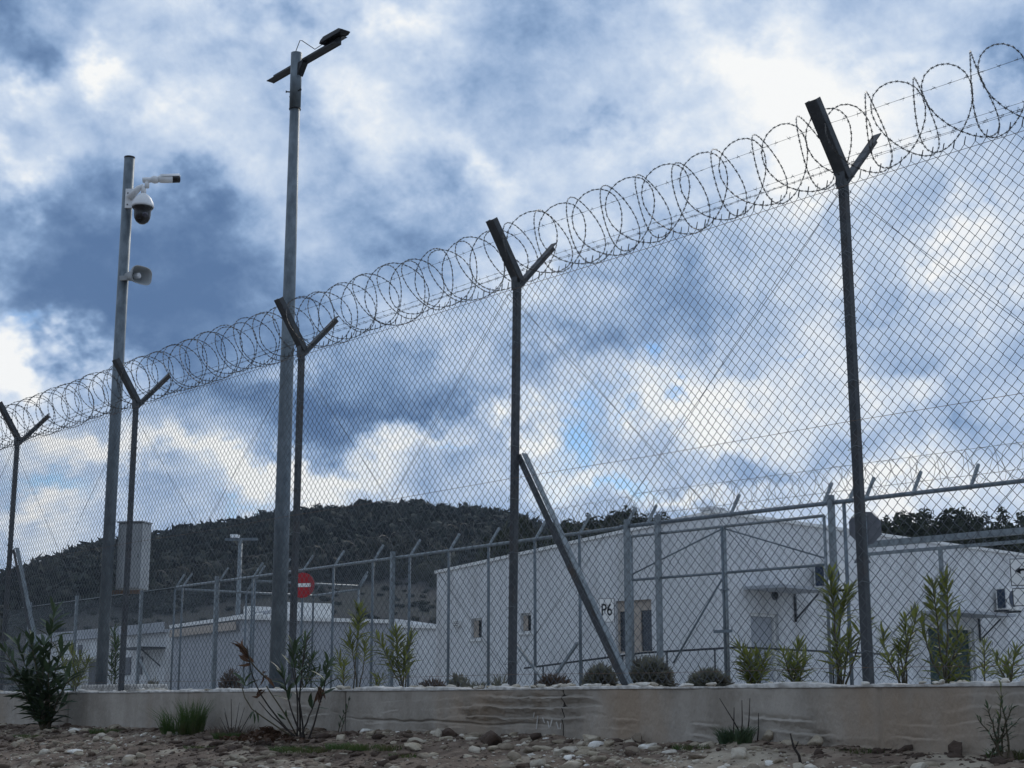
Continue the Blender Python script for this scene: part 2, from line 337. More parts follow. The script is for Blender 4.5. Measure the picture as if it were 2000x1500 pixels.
def ico(sub):
    bm = bmesh.new(); bmesh.ops.create_icosphere(bm, subdivisions=sub, radius=1); bm.verts.ensure_lookup_table()
    v = np.array([x.co for x in bm.verts]); f = np.array([[q.index for q in p.verts] for p in bm.faces]); bm.free(); return v, f
I1, I1F = ico(1); I2, I2F = ico(2); I3, I3F = ico(3)
def scatter(name, protos, pos, scl, rotz, m, tone=None, kind='stuff', parent=None, tilt=0.0, smooth=False, loc=None, rot=None):
    VV = []; FF = []; TT = []; off = 0
    for k in range(len(pos)):
        v, f = protos[k % len(protos)]; c, s_ = math.cos(rotz[k]), math.sin(rotz[k]); w = v*scl[k]
        if tilt:
            a = tilt*math.sin(k*12.9898+1); ct, st = math.cos(a), math.sin(a); w = np.stack([w[:, 0], w[:, 1]*ct-w[:, 2]*st, w[:, 1]*st+w[:, 2]*ct], 1)
        w = np.stack([w[:, 0]*c-w[:, 1]*s_, w[:, 0]*s_+w[:, 1]*c, w[:, 2]], 1)+pos[k]
        VV.append(w); FF.append(f+off); off += len(v)
        if tone is not None: TT.append(np.full(len(v), tone[k]))
    me = np_mesh(name, np.concatenate(VV), np.concatenate(FF), np.concatenate(TT) if tone is not None else None, smooth)
    return link(name, me, m, parent, kind=kind, loc=loc, rot=rot)
def tufts(n, rad, size, seed, hollow=.55, flat=1.0):
    """leaf-clump triangles through a crown's volume, lumpy outline"""
    g = np.random.default_rng(seed); d = g.normal(size=(n, 3)); d /= np.linalg.norm(d, axis=1)[:, None]
    lump = 1+.28*np.array([noise.noise(Vector(x*2.1+seed)) for x in d])+.16*np.array([noise.noise(Vector(x*5.3+seed*2)) for x in d])
    r = (hollow+(1-hollow)*g.random(n)**.6)*lump; c = d*r[:, None]*np.array(rad)
    a = g.normal(size=(n, 3)); a /= np.linalg.norm(a, axis=1)[:, None]; b = np.cross(a, g.normal(size=(n, 3))); b /= np.linalg.norm(b, axis=1)[:, None]
    sz = size*(.5+g.random(n))[:, None]
    v = np.stack([c-a*sz*.5, c+b*sz*.45, c+a*sz*.8], 1).reshape(-1, 3); f = np.arange(3*n).reshape(n, 3); return v, f
protos = []
for sd_ in range(5):
    v, f = tufts(130, (1, 1, .85), .42, 30+sd_, .75); core = I1*np.array([.85, .85, .72])*(1+.16*rng.normal(size=(len(I1), 1))*.5)
    protos.append((np.concatenate([core, v]), np.concatenate([I1F, f+len(core)])))
n = 4600; a = rng.uniform(-.50, .44, n); kk = rng.random(n)**.8; r_ = 180+kk*157
edge = 200+24*vnoise(a*14, a*0, 21, 3); keep = (r_ > edge); a = a[keep]; r_ = r_[keep]
z = hill_z(a, r_); rad = 1.2+2.6*rng.random(len(a))**1.8
pos = np.stack([np.sin(a)*r_, np.cos(a)*r_, z+rad*.35], 1); sc = np.stack([rad*rng.uniform(.9, 1.4, len(a)), rad, rad*rng.uniform(.75, 1.05, len(a))], 1)
tag(scatter('hill_woodland', protos, pos, sc, rng.uniform(0, 6.28, len(a)), m_forest), 'dark evergreen woodland covering the upper hill behind the compound', 'woodland')
n = 1500; a = rng.uniform(-.50, .40, n); r_ = rng.uniform(122, 225, n); rad = rng.uniform(.25, .6, n)
pos = np.stack([np.sin(a)*r_, np.cos(a)*r_, hill_z(a, r_)+rad*.3], 1)
tag(scatter('slope_scrub', protos, pos, np.stack([rad*1.3, rad, rad*.7], 1), rng.uniform(0, 6.28, n), m_forest), 'brown scrub dotted over the lower slope of the hill', 'scrub')

# trees that stand out on the skyline
def make_tree_mesh(seed, w, h):
    g = random.Random(seed); tv = []; tf = []; off = 0
    for k in range(24):
        cx, cy = g.uniform(-.38, .38)*w, g.uniform(-.36, .36)*w; cz = h*(.42+.50*g.random()); cz -= abs(cx)/w*h*.22
        rr_ = w*g.uniform(.17, .27); v, f = tufts(420, (rr_, rr_, rr_*.72), .36, seed*40+k, .25); v = v+np.array([cx, cy, cz]); tv.append(v); tf.append(f+off); off += len(v)
    v, f = tufts(160, (w*.10, w*.10, h*.06), .22, seed*40+99, .1); v = v+np.array([g.uniform(-.1, .1)*w, 0, h*.97]); tv.append(v); tf.append(f+off)
    crown = np_mesh('crown', np.concatenate(tv), np.concatenate(tf))
    t = MB(); t.tube([(0, 0, -.5), (.1, 0, h*.4), (-.1, .1, h*.85)], [.22, .16, .05], 7)
    for k in range(6):
        an = g.uniform(0, 6.28); z0 = h*g.uniform(.3, .6); L_ = w*.36
        t.tube([(0, 0, z0), (math.cos(an)*L_*.5, math.sin(an)*L_*.5, z0+.6), (math.cos(an)*L_, math.sin(an)*L_, z0+1.6)], [.09, .06, .03], 5)
    return crown, t.mesh('trunk')
TREES = [make_tree_mesh(i, w, h) for i, (w, h) in enumerate([(5.0, 9.5), (6.2, 10.0), (4.4, 10.5)])]
def tree(px, py, y, var, label, sx=1.0):
    p = at(px, py, y); h0 = [9.7, 10.2, 10.7][var]; t = thing('pine_tree', label, 'tree', (p.x, y, -.02), random.uniform(0, 6), 'evergreen trees behind the buildings')
    sc_ = (p.z+.02)/h0; t.scale = (sc_*sx, sc_*sx, sc_)
    link('crown', TREES[var][0], m_pine, t); link('trunk', TREES[var][1], m_bark, t)
for i, (px, py, y, var, lab, sx) in enumerate([
    (1028,1010,98,0,'rounded dark evergreen just right of the middle fence post',.8),(1075,1022,96,1,'low dark evergreen left of the notch of sky in the treeline',.8),
    (1145,1006,92,2,'dark evergreen right of the notch of sky in the treeline',.8),(1190,1000,95,0,'dark evergreen above the far end of the pale building roof',1.),
    (1238,988,92,1,'tallest dark evergreen in the clump left of the pale building peak',.95),(1285,1003,94,2,'dark evergreen right of the tallest one in the clump behind the pale roof',1.),
    (1335,1012,92,0,'last small dark evergreen before the pale building peak',.8),
    (1120,1016,90,0,'dark evergreen filling the right edge of the notch of sky',.8),(1215,1004,100,2,'dark evergreen peeping between the two tallest in the left clump',1.1),(1262,1002,101,1,'dark evergreen set back behind the clump left of the pale roof peak',1.1),(1310,1014,97,2,'squat dark evergreen next to last before the roof peak',1.),
    (1735,1012,96,2,'small dark evergreen beside the octagonal sign back',1.),(1775,1000,92,0,'bushy dark evergreen right of the octagonal sign back',1.),
    (1800,996,96,1,'bushy dark evergreen with a tufted crown left of the gap of light',.9),(1850,1000,93,2,'dark evergreen in the low part of the right treeline',1.),
    (1885,992,97,0,'spiky topped dark evergreen in the middle of the right treeline',1.),(1925,1000,92,1,'broad dark evergreen second from the right picture edge',1.),
    (1965,994,95,2,'tall dark evergreen near the right picture edge',1.),(2010,1002,92,0,'dark evergreen cut by the right picture edge',1.),
    (1055,1030,110,1,'far dark evergreen filling the treeline behind the diagonal strut',1.1),(1700,1022,108,0,'far dark evergreen behind the octagonal sign back',1.)]):
    tree(px, py, y, var, lab, sx)

# ------------------------------------------------------------------ retaining wall: cast sections with split, layered faces
wall = thing('retaining_wall', 'low brown cast concrete retaining wall under the chain link fence', 'wall', FO, FROT)
joints = [-16.8, -14.1, -11.5, -9.0, -6.5, -4.03, -1.56, .92, 3.39, 5.86, 8.3, 10.8]
def wall_disp(s, z):
    d = .005*vnoise(s*1.3, z*3, 41, 4) + .0025*vnoise(s*14, z*20, 42, 3)
    lines = z + .045*vnoise(s*1.1, z*.6, 43, 3) + .016*vnoise(s*6, z*5, 44, 3) + .006*vnoise(s*34, z*9, 54, 2) - .045*np.sin(s*1.25+.4)
    ph = lines*15; fr = ph-np.floor(ph)
    mask = np.clip(vnoise(s*1.1+3, z*4.2+1.5*s*.2, 45, 4)*4.2-.3, 0, 1)
    band = np.exp(-((z+.17-.06*np.sin(s*1.7))/.10)**2); mask = np.clip(mask*1.2*band + band*.75*np.clip(vnoise(s*.5+9, z*0, 46, 2)*3, 0, 1), 0, 1)
    mask = mask*np.clip((s+3.2)/1.0, 0, 1)*np.clip(1.25-.28*np.abs(s-1.0), .25, 1)
    d = d + mask*(.042*np.where(fr < .82, (fr/.82)**1.3, (1-fr)/.18)-.018) + mask*.010*vnoise(s*30, z*60, 47, 3) - mask*.030*np.exp(-((fr-.90)/.07)**2)*(vnoise(s*3, np.floor(ph)*5.3, 55, 2) > -.15)
    crack = np.exp(-((z+.235+.035*vnoise(s*2.2, s*0, 48, 3)+.045*s/3)/.006)**2)*np.clip((s+1.6)*2, 0, 1)*np.clip((.9-s)*2, 0, 1)
    return d - .02*crack
for a0, a1 in zip(joints[:-1], joints[1:]):
    st = .011 if -12 < a0 < 6 else .05
    ss = np.linspace(a0+.0035, a1-.0035, int((a1-a0)/st)); zz = np.concatenate([np.linspace(-.62, -.40, 12)[:-1], np.linspace(-.40, 0, 90)])
    g1, g2 = np.meshgrid(ss, zz); dd = wall_disp(g1, g2)
    ed = np.minimum(g1-ss[0], ss[-1]-g1); dd = dd - .012*np.exp(-(ed/.012)**2) - .010*np.exp(-((g2)/.010)**2)
    yy = WF - dd; V = np.stack([g1, yy, g2 + (g2 > -.001)*.006*vnoise(g1*5, g1*0, 49, 4)], -1); nr, nc = g1.shape
    back = V[-1].copy(); back[:, 1] = WF+.30; V = np.concatenate([V.reshape(-1, 3), back]); idx = np.arange(nr*nc).reshape(nr, nc)
    idx = np.concatenate([idx, np.arange(nr*nc, nr*nc+nc)[None]]); Q = np.stack([idx[:-1, :-1], idx[:-1, 1:], idx[1:, 1:], idx[1:, :-1]], -1).reshape(-1, 4)
    link('wall_section', np_mesh('wall_section', V, Q, smooth=False), m_wall, wall)
    # filler behind the joint
    MB().box(a1-.03, a1+.03, WF+(.022 if a1 in (.92, -1.56) else .012), WF+.25, -.6, -.012).build('joint_filler', m_stemdk if a1 in (.92, -1.56) else m_wall, wall)
# ragged pale mortar lip on the wall top
ss = np.arange(-16, 9, .02); h = -.004+.022*np.clip(vnoise(ss*3.2, ss*0, 51, 6)*1.8+.38, 0, 1.2); dp = .012*vnoise(ss*4, ss*0, 52, 4)
rows = np.stack([np.stack([ss, WF-.006+dp, np.full_like(ss, -.010)], -1), np.stack([ss, WF-.010+dp, h*.6], -1), np.stack([ss, WF+.02+dp, h], -1), np.stack([ss, np.full_like(ss, WF+.16), h*.9], -1), np.stack([ss, np.full_like(ss, WF+.2), h*0-.02], -1)])
V = rows.reshape(-1, 3); idx = np.arange(len(V)).reshape(5, -1); Q = np.stack([idx[:-1, :-1], idx[:-1, 1:], idx[1:, 1:], idx[1:, :-1]], -1).reshape(-1, 4)
link('mortar_lip', np_mesh('mortar_lip', V, Q), m_mortar, wall)
ch = MB()
for px, y0, y1, dx in [(1040,1392,1402,-2),(1047,1398,1424,-3),(1056,1402,1412,4),(1066,1408,1422,3),(1075,1404,1420,-4),(1083,1410,1424,4),(1092,1412,1424,-2)]:
    (sa, za), (sb, zb) = z_at(px, y0, WF-.03), z_at(px+dx, y1, WF-.03)
    ch.beam((sa, WF-.014, za), (sb, WF-.014, zb), .006, .004, up=(0, 1, 0))
ch.build('chalk_marks', m_mortar, wall, kind='stuff')

# ------------------------------------------------------------------ stones
def rock_proto(seed, sub=2, flat=.62):
    v, f = (I2, I2F) if sub == 2 else (I3, I3F); o = seed*3.7
    r = np.array([1+.46*noise.noise(Vector(x)*1.3+Vector((o, o, 0)))+.16*noise.noise(Vector(x)*3.1+Vector((0, o, o))) for x in v])
    w = v*r[:, None]; g = np.random.default_rng(seed)
    for _ in range(9):                                          # chip flat facets
        nrm = g.normal(size=3); nrm /= np.linalg.norm(nrm); dd = w@nrm; lim = .46+.32*g.random(); w = w-np.outer(np.maximum(dd-lim, 0), nrm)
    return w*np.array([1, .8, flat]), f
RP = [rock_proto(i, 2, .45+.05*(i % 5)) for i in range(12)]
RPs = [(v, f) for v, f in [((lambda w: w)(I1*(1+.22*np.random.default_rng(i).normal(size=(len(I1), 1)))*np.array([1, .75, .5])), I1F) for i in range(10)]]
def ground_scatter(name, n, smin, smax, protos, power=2.0, tonef=None, label='', cat='', s0=-11, s1=6.0, tmin=-2.4):
    s = rng.uniform(s0, s1, n); t = WF - .02 - rng.random(n)**1.1*(-tmin); size = smin+(smax-smin)*rng.random(n)**power
    dens = vnoise(s*1.0, t*1.4, 61, 3); keep = rng.random(n) < np.clip(.62+dens*.9, .12, 1); s, t, size = s[keep], t[keep], size[keep]
    z = ground_z(s, t)+size*.02; pos = np.stack([s, t, z], 1)
    patch = vnoise(s*.8, t*1.6, 62, 3); tone = np.clip(.36+.66*patch+.21*rng.normal(size=len(s)), 0, 1)
    o = scatter(name, protos, pos, np.stack([size*rng.uniform(.8, 1.5, len(s)), size*rng.uniform(.8, 1.2, len(s)), size*rng.uniform(.7, 1.2, len(s))], 1), rng.uniform(0, 6.28, len(s)), m_stone, tone, tilt=.5, loc=FO, rot=(0, 0, FROT))
    tag(o, label, cat)
ground_scatter('rubble', 7200, .012, .066, RP, 2.4, label='loose rubble and stones covering the bank below the wall', cat='rubble')
ground_scatter('grit', 22000, .005, .016, RPs, 1.3, label='fine grit and soil crumbs between the stones of the bank', cat='grit')
ROCKS = [(805,1462,.17,.055,.78,'long yellowish flat stone lying below the cracked wall',2),(1500,1448,.085,.07,.74,'rounded beige stone under the green tuft at the wall foot',1),
 (1260,1432,.085,.07,.5,'grey brown stone touching the wall right of the joint',3),(70,1494,.10,.08,.76,'yellowish stone at the bottom left corner',4),(190,1448,.09,.05,.84,'pale flat stone right of the big bush base',5),
 (330,1440,.08,.06,.55,'upright mottled stone leaning by the long grass',6),(345,1450,.05,.04,.85,'small pale stone at the foot of the long grass',7),(665,1445,.10,.06,.80,'pale crumbly stone lump beside the grass at the wall foot',8),
 (1155,1450,.14,.07,.82,'pale grey slab of rubble below the wall joint',9),(1005,1486,.09,.07,.62,'greenish grey angular stone near the bottom centre',10),(880,1440,.12,.08,.12,'dark soil clod at the wall foot left of centre',11),
 (960,1455,.17,.10,.10,'largest dark soil clod below the chalk marks',0),(1610,1440,.09,.07,.72,'yellow porous stone at the wall foot right of the thin sticks',1),(1950,1478,.10,.05,.95,'whitish flat stone near the bottom right corner',2),
 (1885,1455,.09,.09,.06,'black burnt looking stump left of the small wall shrub',3),(1560,1452,.13,.035,.68,'flat tan stone slab lying beside the rounded beige stone',5),(250,1495,.12,.08,.70,'buff stone cut by the bottom edge left of centre',6),
 (700,1470,.09,.07,.10,'dark round clod in the grass patch',4),(1440,1478,.10,.08,.90,'white limestone lump in the right rubble',8),(1090,1475,.11,.06,.92,'white limestone lump below the wall joint',9),(30,1460,.10,.07,.66,'tan stone at the left edge by the bush',10),(475,1490,.08,.05,.8,'small buff stone in the bottom rubble below the dried stems',11)]
def bank_point(px, py):
    a, b = ray(px, py); lo, hi = 5.0, 20.0; y = 8.0
    for i in range(400):
        y = 6.5+i*.03; p = Vector((a*y, y, 0)); q = p-FO; s, t = q.dot(FD), q.dot(FN); z = ZC+b*y
        if t > WF: return s, WF-.05, float(ground_z(np.array(s), np.array(WF-.05)))
        if z < float(ground_z(np.array(s), np.array(t))): return s, t, float(ground_z(np.array(s), np.array(t)))
    return s, t, z
for px, py, w, h, tone, lab, pr in ROCKS:
    s, t, z = bank_point(px, min(py, 1494)); v, f = rock_proto(pr+20, 3, .8)
    p = W(s, t, z+h*.22); me = np_mesh('loose_stone', v*np.array([w*.62, w*.5, h*.75]), f, np.full(len(v), tone*.84))
    o = link('loose_stone', me, m_stone, loc=p, rot=(random.uniform(-.2, .2), random.uniform(-.15, .15), FROT+random.uniform(-.3, .3))); tag(o, lab, 'stone', 'larger stones on the bank')
# white stones along the top of the wall
n = 1900; s = rng.uniform(-14, 7, n); dens = vnoise(s*1.2, s*0, 71, 3); keep = rng.random(n) < np.clip(.42+dens*1.1, .05, 1); s = s[keep]; n = len(s)
t = WF+.03+rng.random(n)*.26; size = .006+.030*rng.random(n)**2.8; pos = np.stack([s, t, .004+size*.35], 1)
tag(scatter('white_gravel', RP, pos, np.stack([size*1.3, size, size], 1), rng.uniform(0, 6, n), m_stone, np.clip(.88+.1*rng.normal(size=n), .3, 1), loc=FO, rot=(0, 0, FROT)), 'white gravel spilling over the edge of the wall top', 'gravel')

# ------------------------------------------------------------------ front fence
fence = thing('perimeter_fence', 'tall chain link fence with Y shaped post arms and razor wire coil', 'fence', FO, FROT)
POSTS = [-12.25, -9.15, -6.08, -2.90, 0.0, 3.06, 6.12]
def post_mesh():
    b = MB(); b.box(-.024, .024, -.024, .024, -.4, 2.985); return b.mesh('post')
def front_arm_mesh():      # open channel leaning to the camera side
    b = MB(); a, c = Vector((0, 0, 2.96)), Vector((0, -.275, 3.385)); d = (c-a).normalized(); up = Vector((1, 0, 0)).cross(d)
    b.beam(a, c, .084, .008, up=up); off = -up*.022
    for sgn in (-1, 1): b.beam(a+Vector((sgn*.040, 0, 0))+off, c+Vector((sgn*.040, 0, 0))+off, .006, .044, up=up)
    return b.mesh('arm')
def rear_arm_mesh():       # angle iron leaning away
    b = MB(); a, c = Vector((0, .01, 2.95)), Vector((0, .365, 3.335)); d = (c-a).normalized(); up = Vector((1, 0, 0)).cross(d)
    b.beam(a, c, .062, .007, up=up); b.beam(a+Vector((-.029, 0, 0))-up*.026, c+Vector((-.029, 0, 0))-up*.026, .007, .05, up=up)
    return b.mesh('arm')
PM, FA, RA = post_mesh(), front_arm_mesh(), rear_arm_mesh()
GP = MB().prism([(-.030, 2.90), (.030, 2.90), (.034, 3.0), (-.034, 3.0)], -.0265, -.0305).mesh('gusset')
LEAN = {0.0: .020, -2.90: .004, 3.06: -.004, -6.08: .002}
for ps in POSTS:
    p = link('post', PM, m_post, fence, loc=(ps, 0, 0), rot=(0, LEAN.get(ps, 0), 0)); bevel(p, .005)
    tw_ = MB()
    for q in range(8): zq = .18+q*.385; tw_.tube([(-.028, -.046, zq-.012), (.0, -.052, zq), (.028, -.046, zq+.012), (.029, .028, zq+.004), (-.029, .028, zq-.002), (-.028, -.046, zq-.012)], .0018, 4, False)
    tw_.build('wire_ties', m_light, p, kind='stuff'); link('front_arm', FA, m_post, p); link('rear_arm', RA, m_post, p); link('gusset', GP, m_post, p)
# woven mesh: one bay, zigzag wires that interlock
def mesh_bay(L_, H, pitch=.0707, r=.0025, seed=0, z0=.03):
    col = pitch/2; n = int(round(L_/col)); col = L_/n; rows = int(H/(pitch/2)); zz = z0+np.arange(rows+1)*(H/rows)
    g = np.random.default_rng(seed); VV = []; FF = []; off = 0; tri = np.array([0, 2.094, 4.189])
    for k in range(n):
        ph = 1 if k % 2 else -1
        x = (k+.5)*col + col*.5*ph*np.where(np.arange(rows+1) % 2, 1, -1)*1.02; y = .0016*ph*np.ones(rows+1)
        x = x+.002*np.sin(zz*3+k*.3)+.0015*g.normal(size=rows+1); y = y+.012*np.sin(zz*1.3+k*.05)*np.sin(zz*1.05/H*3); wv = math.sin(math.pi*k/n)*math.sin(k*.13+seed*2.1); x = x+.009*wv*np.sin(zz*1.9+seed)+.006*np.sin(zz*4.3+k*.09+seed)*math.sin(math.pi*k/n)
        pz = zz.copy(); pz[-1] += .006; x[-1] = x[-2]+(.010 if k % 2 else .012)
        P = np.stack([x, y, pz], 1); rr_ = r
        ring = np.stack([np.cos(tri)*rr_, np.sin(tri)*rr_, np.zeros(3)], 1)
        VV.append((P[:, None, :]+ring[None]).reshape(-1, 3)); i = np.arange(rows)[:, None]*3+np.arange(3)[None]; j = np.arange(rows)[:, None]*3+(np.arange(3)[None]+1) % 3
        FF.append(np.stack([i, j, j+3, i+3], -1).reshape(-1, 4)+off); off += len(P)*3
    return np_mesh('wire_mesh', np.concatenate(VV), np.concatenate(FF))
def coil(L_, Rr, pitch, amp, seed, r=.0021, per=22, barbs=True, m=1.5, barb_len=.013):
    g = np.random.default_rng(seed); n = int(L_/pitch*per); th = np.arange(n+1)/per*2*math.pi; ph = g.uniform(0, 6)
    turn = th/(2*math.pi); kk_ = np.arange(int(turn[-1])+3); jit = np.interp(turn, kk_, g.normal(size=len(kk_))); jit2 = np.interp(turn, kk_, g.normal(size=len(kk_)))
    x = pitch*turn + amp*np.cos(m*th+ph)*(1+.14*jit) + .012*jit2; rr_ = Rr*(1+.035*jit2)
    y = rr_*np.cos(th); z = rr_*np.sin(th)+.010*jit; P = np.stack([x, y, z], 1)
    b = MB(); b.tube(P, r, 3)
    if barbs:
        seg = np.linalg.norm(np.diff(P, axis=0), axis=1); cum = np.concatenate([[0], np.cumsum(seg)]); d = np.arange(.02, cum[-1], .041)
        Q_ = np.stack([np.interp(d, cum, P[:, i]) for i in range(3)], 1); Tn = np.stack([np.interp(np.minimum(d+.005, cum[-1]), cum, P[:, i]) for i in range(3)], 1)-Q_
        for q, t_ in zip(Q_, Tn):
            q = Vector(q); t_ = Vector(t_).normalized(); a_ = t_.orthogonal().normalized(); a_.rotate(Matrix.Rotation(g.uniform(0, 6), 3, t_)); c_ = t_.cross(a_); L2 = barb_len
            for e in (a_, c_):
                b.quad(q-t_*L2+e*.0085, q-t_*.002-e*.003, q+t_*L2-e*.0085, q+t_*.002+e*.003); b.quad(q-t_*L2-e*.0085, q-t_*.002+e*.003, q+t_*L2+e*.0085, q+t_*.002-e*.003)
    return b.mesh('razor_wire')
def strand(p0, p1, seed, r=.0013, sag=.015, gap=.10):
    g = random.Random(seed); p0, p1 = Vector(p0), Vector(p1); L_ = (p1-p0).length; b = MB(); n = 24
    pts = [p0.lerp(p1, i/n)-Vector((0, 0, sag*math.sin(math.pi*i/n)))+Vector((0, g.uniform(-.001, .001), g.uniform(-.0015, .0015))) for i in range(n+1)]
    b.tube(pts, r, 3, False); k = int(L_/gap)
    for i in range(k):
        f = (i+.5)/k; p = p0.lerp(p1, f)-Vector((0, 0, sag*math.sin(math.pi*f)))
        for q in range(2):
            d = Vector((g.uniform(-.4, .4), g.uniform(-1, 1), g.uniform(-1, 1))).normalized()*.016; o = Vector((.006*(q*2-1), 0, 0)); b.tube([p-d+o, p+d+o], .0011, 3, False)
        b.tube([p-Vector((.010, 0, 0)), p+Vector((.010, 0, 0))], r*1.9, 4, False)
    return b
MESHES = {}
for i, (a0, a1) in enumerate(zip(POSTS[:-1], POSTS[1:])):
    L_ = a1-a0; me = mesh_bay(L_, 2.93, seed=i)
    link('wire_mesh', me, m_wire, fence, loc=(a0, -.042, 0), kind='stuff')
    for zt in (.10, 1.49, 2.90): MB().tube([(a0, -.046, zt), ((a0+a1)/2, -.047, zt-.008), (a1, -.046, zt)], .0017, 4, False).build('tension_wire', m_frust, fence)
    for sgn in (0, 1):
        dw = MB(); A_ = (a0, -.036, 2.88) if sgn else (a1, -.036, 2.88); B_ = (a1, -.036, .10) if sgn else (a0, -.036, .10)
        dw.tube([A_, ((a0+a1)/2, -.038, 1.47), B_], .0019, 4, False).build('bracing_wire', m_wire, fence)
    link('razor_coil', coil(L_, .238, .172, .064, 50+i, r=.0027), m_razor, fence, loc=(a0, .03, 3.205))
    for q, (t0, z0) in enumerate([(-.185, 3.25), (.155, 3.12), (.215, 3.185), (-.03, 3.03)]):
        strand((a0, t0, z0), (a1, t0, z0), 100*i+q).build('barbed_strand', m_wire, fence)
for ps in (0.0, -9.15, -12.25):
    A_, B_ = Vector((ps+.05, .02, 1.66)), Vector((ps+1.14, .02, -.02)); b = MB().beam(A_, B_, .007, .052, up=(0, 0, 1)).build('brace_strut', m_post, fence)  # web in darker steel: the shade on this side is put into the colour
    MB().beam(A_+Vector((.030, .03, .018)), B_+Vector((.024, .024, .014)), .048, .007, up=(0, 0, 1)).build('flange', m_light, b)  # brighter steel paints in the light on the flange side

# ------------------------------------------------------------------ camera pole and what hangs on it
def place(px, py, y): return at(px, py, y)
CPX = -.2665*17; cp = thing('camera_pole', 'slim galvanised pole carrying the cameras and horn behind the fence', 'pole', (CPX, 17, -.02))
MB().tube([(0, 0, 0), (0, 0, 3), (0, 0, 6.22)], [.066, .065, .062], 20).build('shaft', m_pole, cp, True)
MB().box(-.14, .14, -.14, .14, 0, .015).build('base_plate', m_pole, cp)
MB().tube([(0, 0, 6.22), (0, 0, 6.24)], .0635, 20).build('cap', m_dkmetal, cp)
def pcoord(px, py, y): q = at(px, py, y); return q
# dome camera
q = at(279, 402, 16.9); dc = thing('dome_camera', 'white dome security camera with black eye on bracket', 'camera', (q.x, q.y, q.z)); 
hs = 1/172.0
prof = [(.012, .155), (.030, .150), (.062, .128), (.095, .090), (.118, .045), (.128, .005), (.130, -.012), (.118, -.02)]
MB().lathe([(r, z) for r, z in reversed(prof)], 28).build('housing', m_white, dc, True)
MB().lathe([(.004, -.225), (.035, -.218), (.070, -.192), (.090, -.155), (.097, -.11), (.097, -.06), (.118, -.03), (.124, -.021), (.02, -.018)], 28).build('eye', m_black, dc, True)
MB().lathe([(.032, 0), (.036, .012), (.030, .02), (.01, .021)], 18, Matrix.Translation((.045, -.065, -.13)) @ Matrix.Rotation(R(115), 4, 'X') @ Matrix.Rotation(R(30), 4, 'Y')).build('lens', m_lens, dc, True)
br = MB(); br.tube([(0, 0, .145), (0, 0, .20), (-.02, 0, .235), (-.06, .0, .215), (-.17, .02, .10)], [.030, .030, .034, .036, .045], 12); br.build('bracket_arm', m_white, dc, True)
MB().box(-.215, -.10, .012, .034, -.02, .215).build('mounting_plate', m_white, dc); 
for zz_ in (.02, .16): MB().lathe([(.008, 0), (.008, .006)], 8, Matrix.Translation((-.185, .0115, zz_)) @ Matrix.Rotation(R(90), 4, 'X')).build('screw', m_dkmetal, dc)
# bullet camera
q = at(300, 352, 16.9); bc = thing('bullet_camera', 'small white bullet camera with black front above the dome camera', 'camera', (q.x, q.y, q.z)); bc.scale = (1.25,)*3
b = MB(); b.tube([(-.10, 0, .0), (.0, 0, .005)], .026, 12); b.tube([(-.06, 0, -.01), (-.06, 0, -.075)], .022, 12); b.build('mounting_arm', m_white, bc, True)
MB().lathe([(.01, -.03), (.034, -.02), (.038, .01), (.03, .034), (.01, .036)], 16, Matrix.Translation((.012, 0, 0))).build('joint', m_white, bc, True)
hd = Matrix.Translation((.04, 0, .012)) @ Matrix.Rotation(R(80), 4, 'Y') @ Matrix.Rotation(R(-22), 4, 'X')
MB().lathe([(.022, 0), (.036, .015), (.040, .05), (.041, .13)], 16, hd).build('body', m_white, bc, True)
MB().lathe([(.041, .13), (.0405, .20), (.034, .205), (.005, .203)], 16, hd).build('front', m_black, bc, True)
v_ = MB(); 
for k in range(7):
    t0, t1 = R(-80+k*23), R(-80+(k+1)*23)
    P4 = [hd @ Vector((-.047*math.cos(t0), .047*math.sin(t0), z)) for z in (.03, .20)] + [hd @ Vector((-.047*math.cos(t1), .047*math.sin(t1), z)) for z in (.20, .03)]
    v_.quad(*P4)
so = v_.build('sun_shield', m_white, bc, True); so.modifiers.new('solid', 'SOLIDIFY').thickness = .003
# horn speaker
q = at(262, 540, 16.9); hn = thing('horn_speaker', 'pale grey horn loudspeaker with open mouth on the camera pole', 'loudspeaker', (q.x, q.y, q.z), 0); hn.scale = (1.15,)*3
hm = Matrix.Translation((.02, -.02, 0)) @ Matrix.Rotation(R(52), 4, 'Z') @ Matrix.Rotation(R(96), 4, 'X')
def squircle(rx, ry, z, n=28):
    out = []
    for k in range(n):
        t = 2*math.pi*k/n; c, s_ = math.cos(t), math.sin(t); e = .62
        out.append((rx*abs(c)**e*(1 if c >= 0 else -1), ry*abs(s_)**e*(1 if s_ >= 0 else -1), z))
    return out
def loft(rings, mtx, name, m, parent, capa=True, capb=True):
    b = MB(); n = len(rings[0])
    for r in rings: b.v += [tuple(mtx @ Vector(p)) for p in r]
    for i in range(len(rings)-1):
        for k in range(n): b.f.append((i*n+k, i*n+(k+1) % n, (i+1)*n+(k+1) % n, (i+1)*n+k))
    if capa: b.f.append(tuple(reversed(range(n))))
    if capb: b.f.append(tuple((len(rings)-1)*n+k for k in range(n)))
    return b.build(name, m, parent, True)
loft([squircle(.035, .035, -.15), squircle(.042, .042, -.10), squircle(.055, .050, -.05), squircle(.090, .070, .02), squircle(.118, .088, .075), squircle(.125, .094, .10), squircle(.118, .087, .10), squircle(.105, .078, .07), squircle(.075, .058, .015), squircle(.045, .040, -.03)], hm, 'horn', m_grey, hn)
MB().lathe([(.018, -.03), (.026, .0), (.030, .05), (.022, .06), (.004, .062)], 14, hm).build('reflex_cone', m_white, hn, True)
MB().beam((-.145, .0, -.02), (-.02, .02, -.005), .03, .045).build('bracket', m_grey, hn)
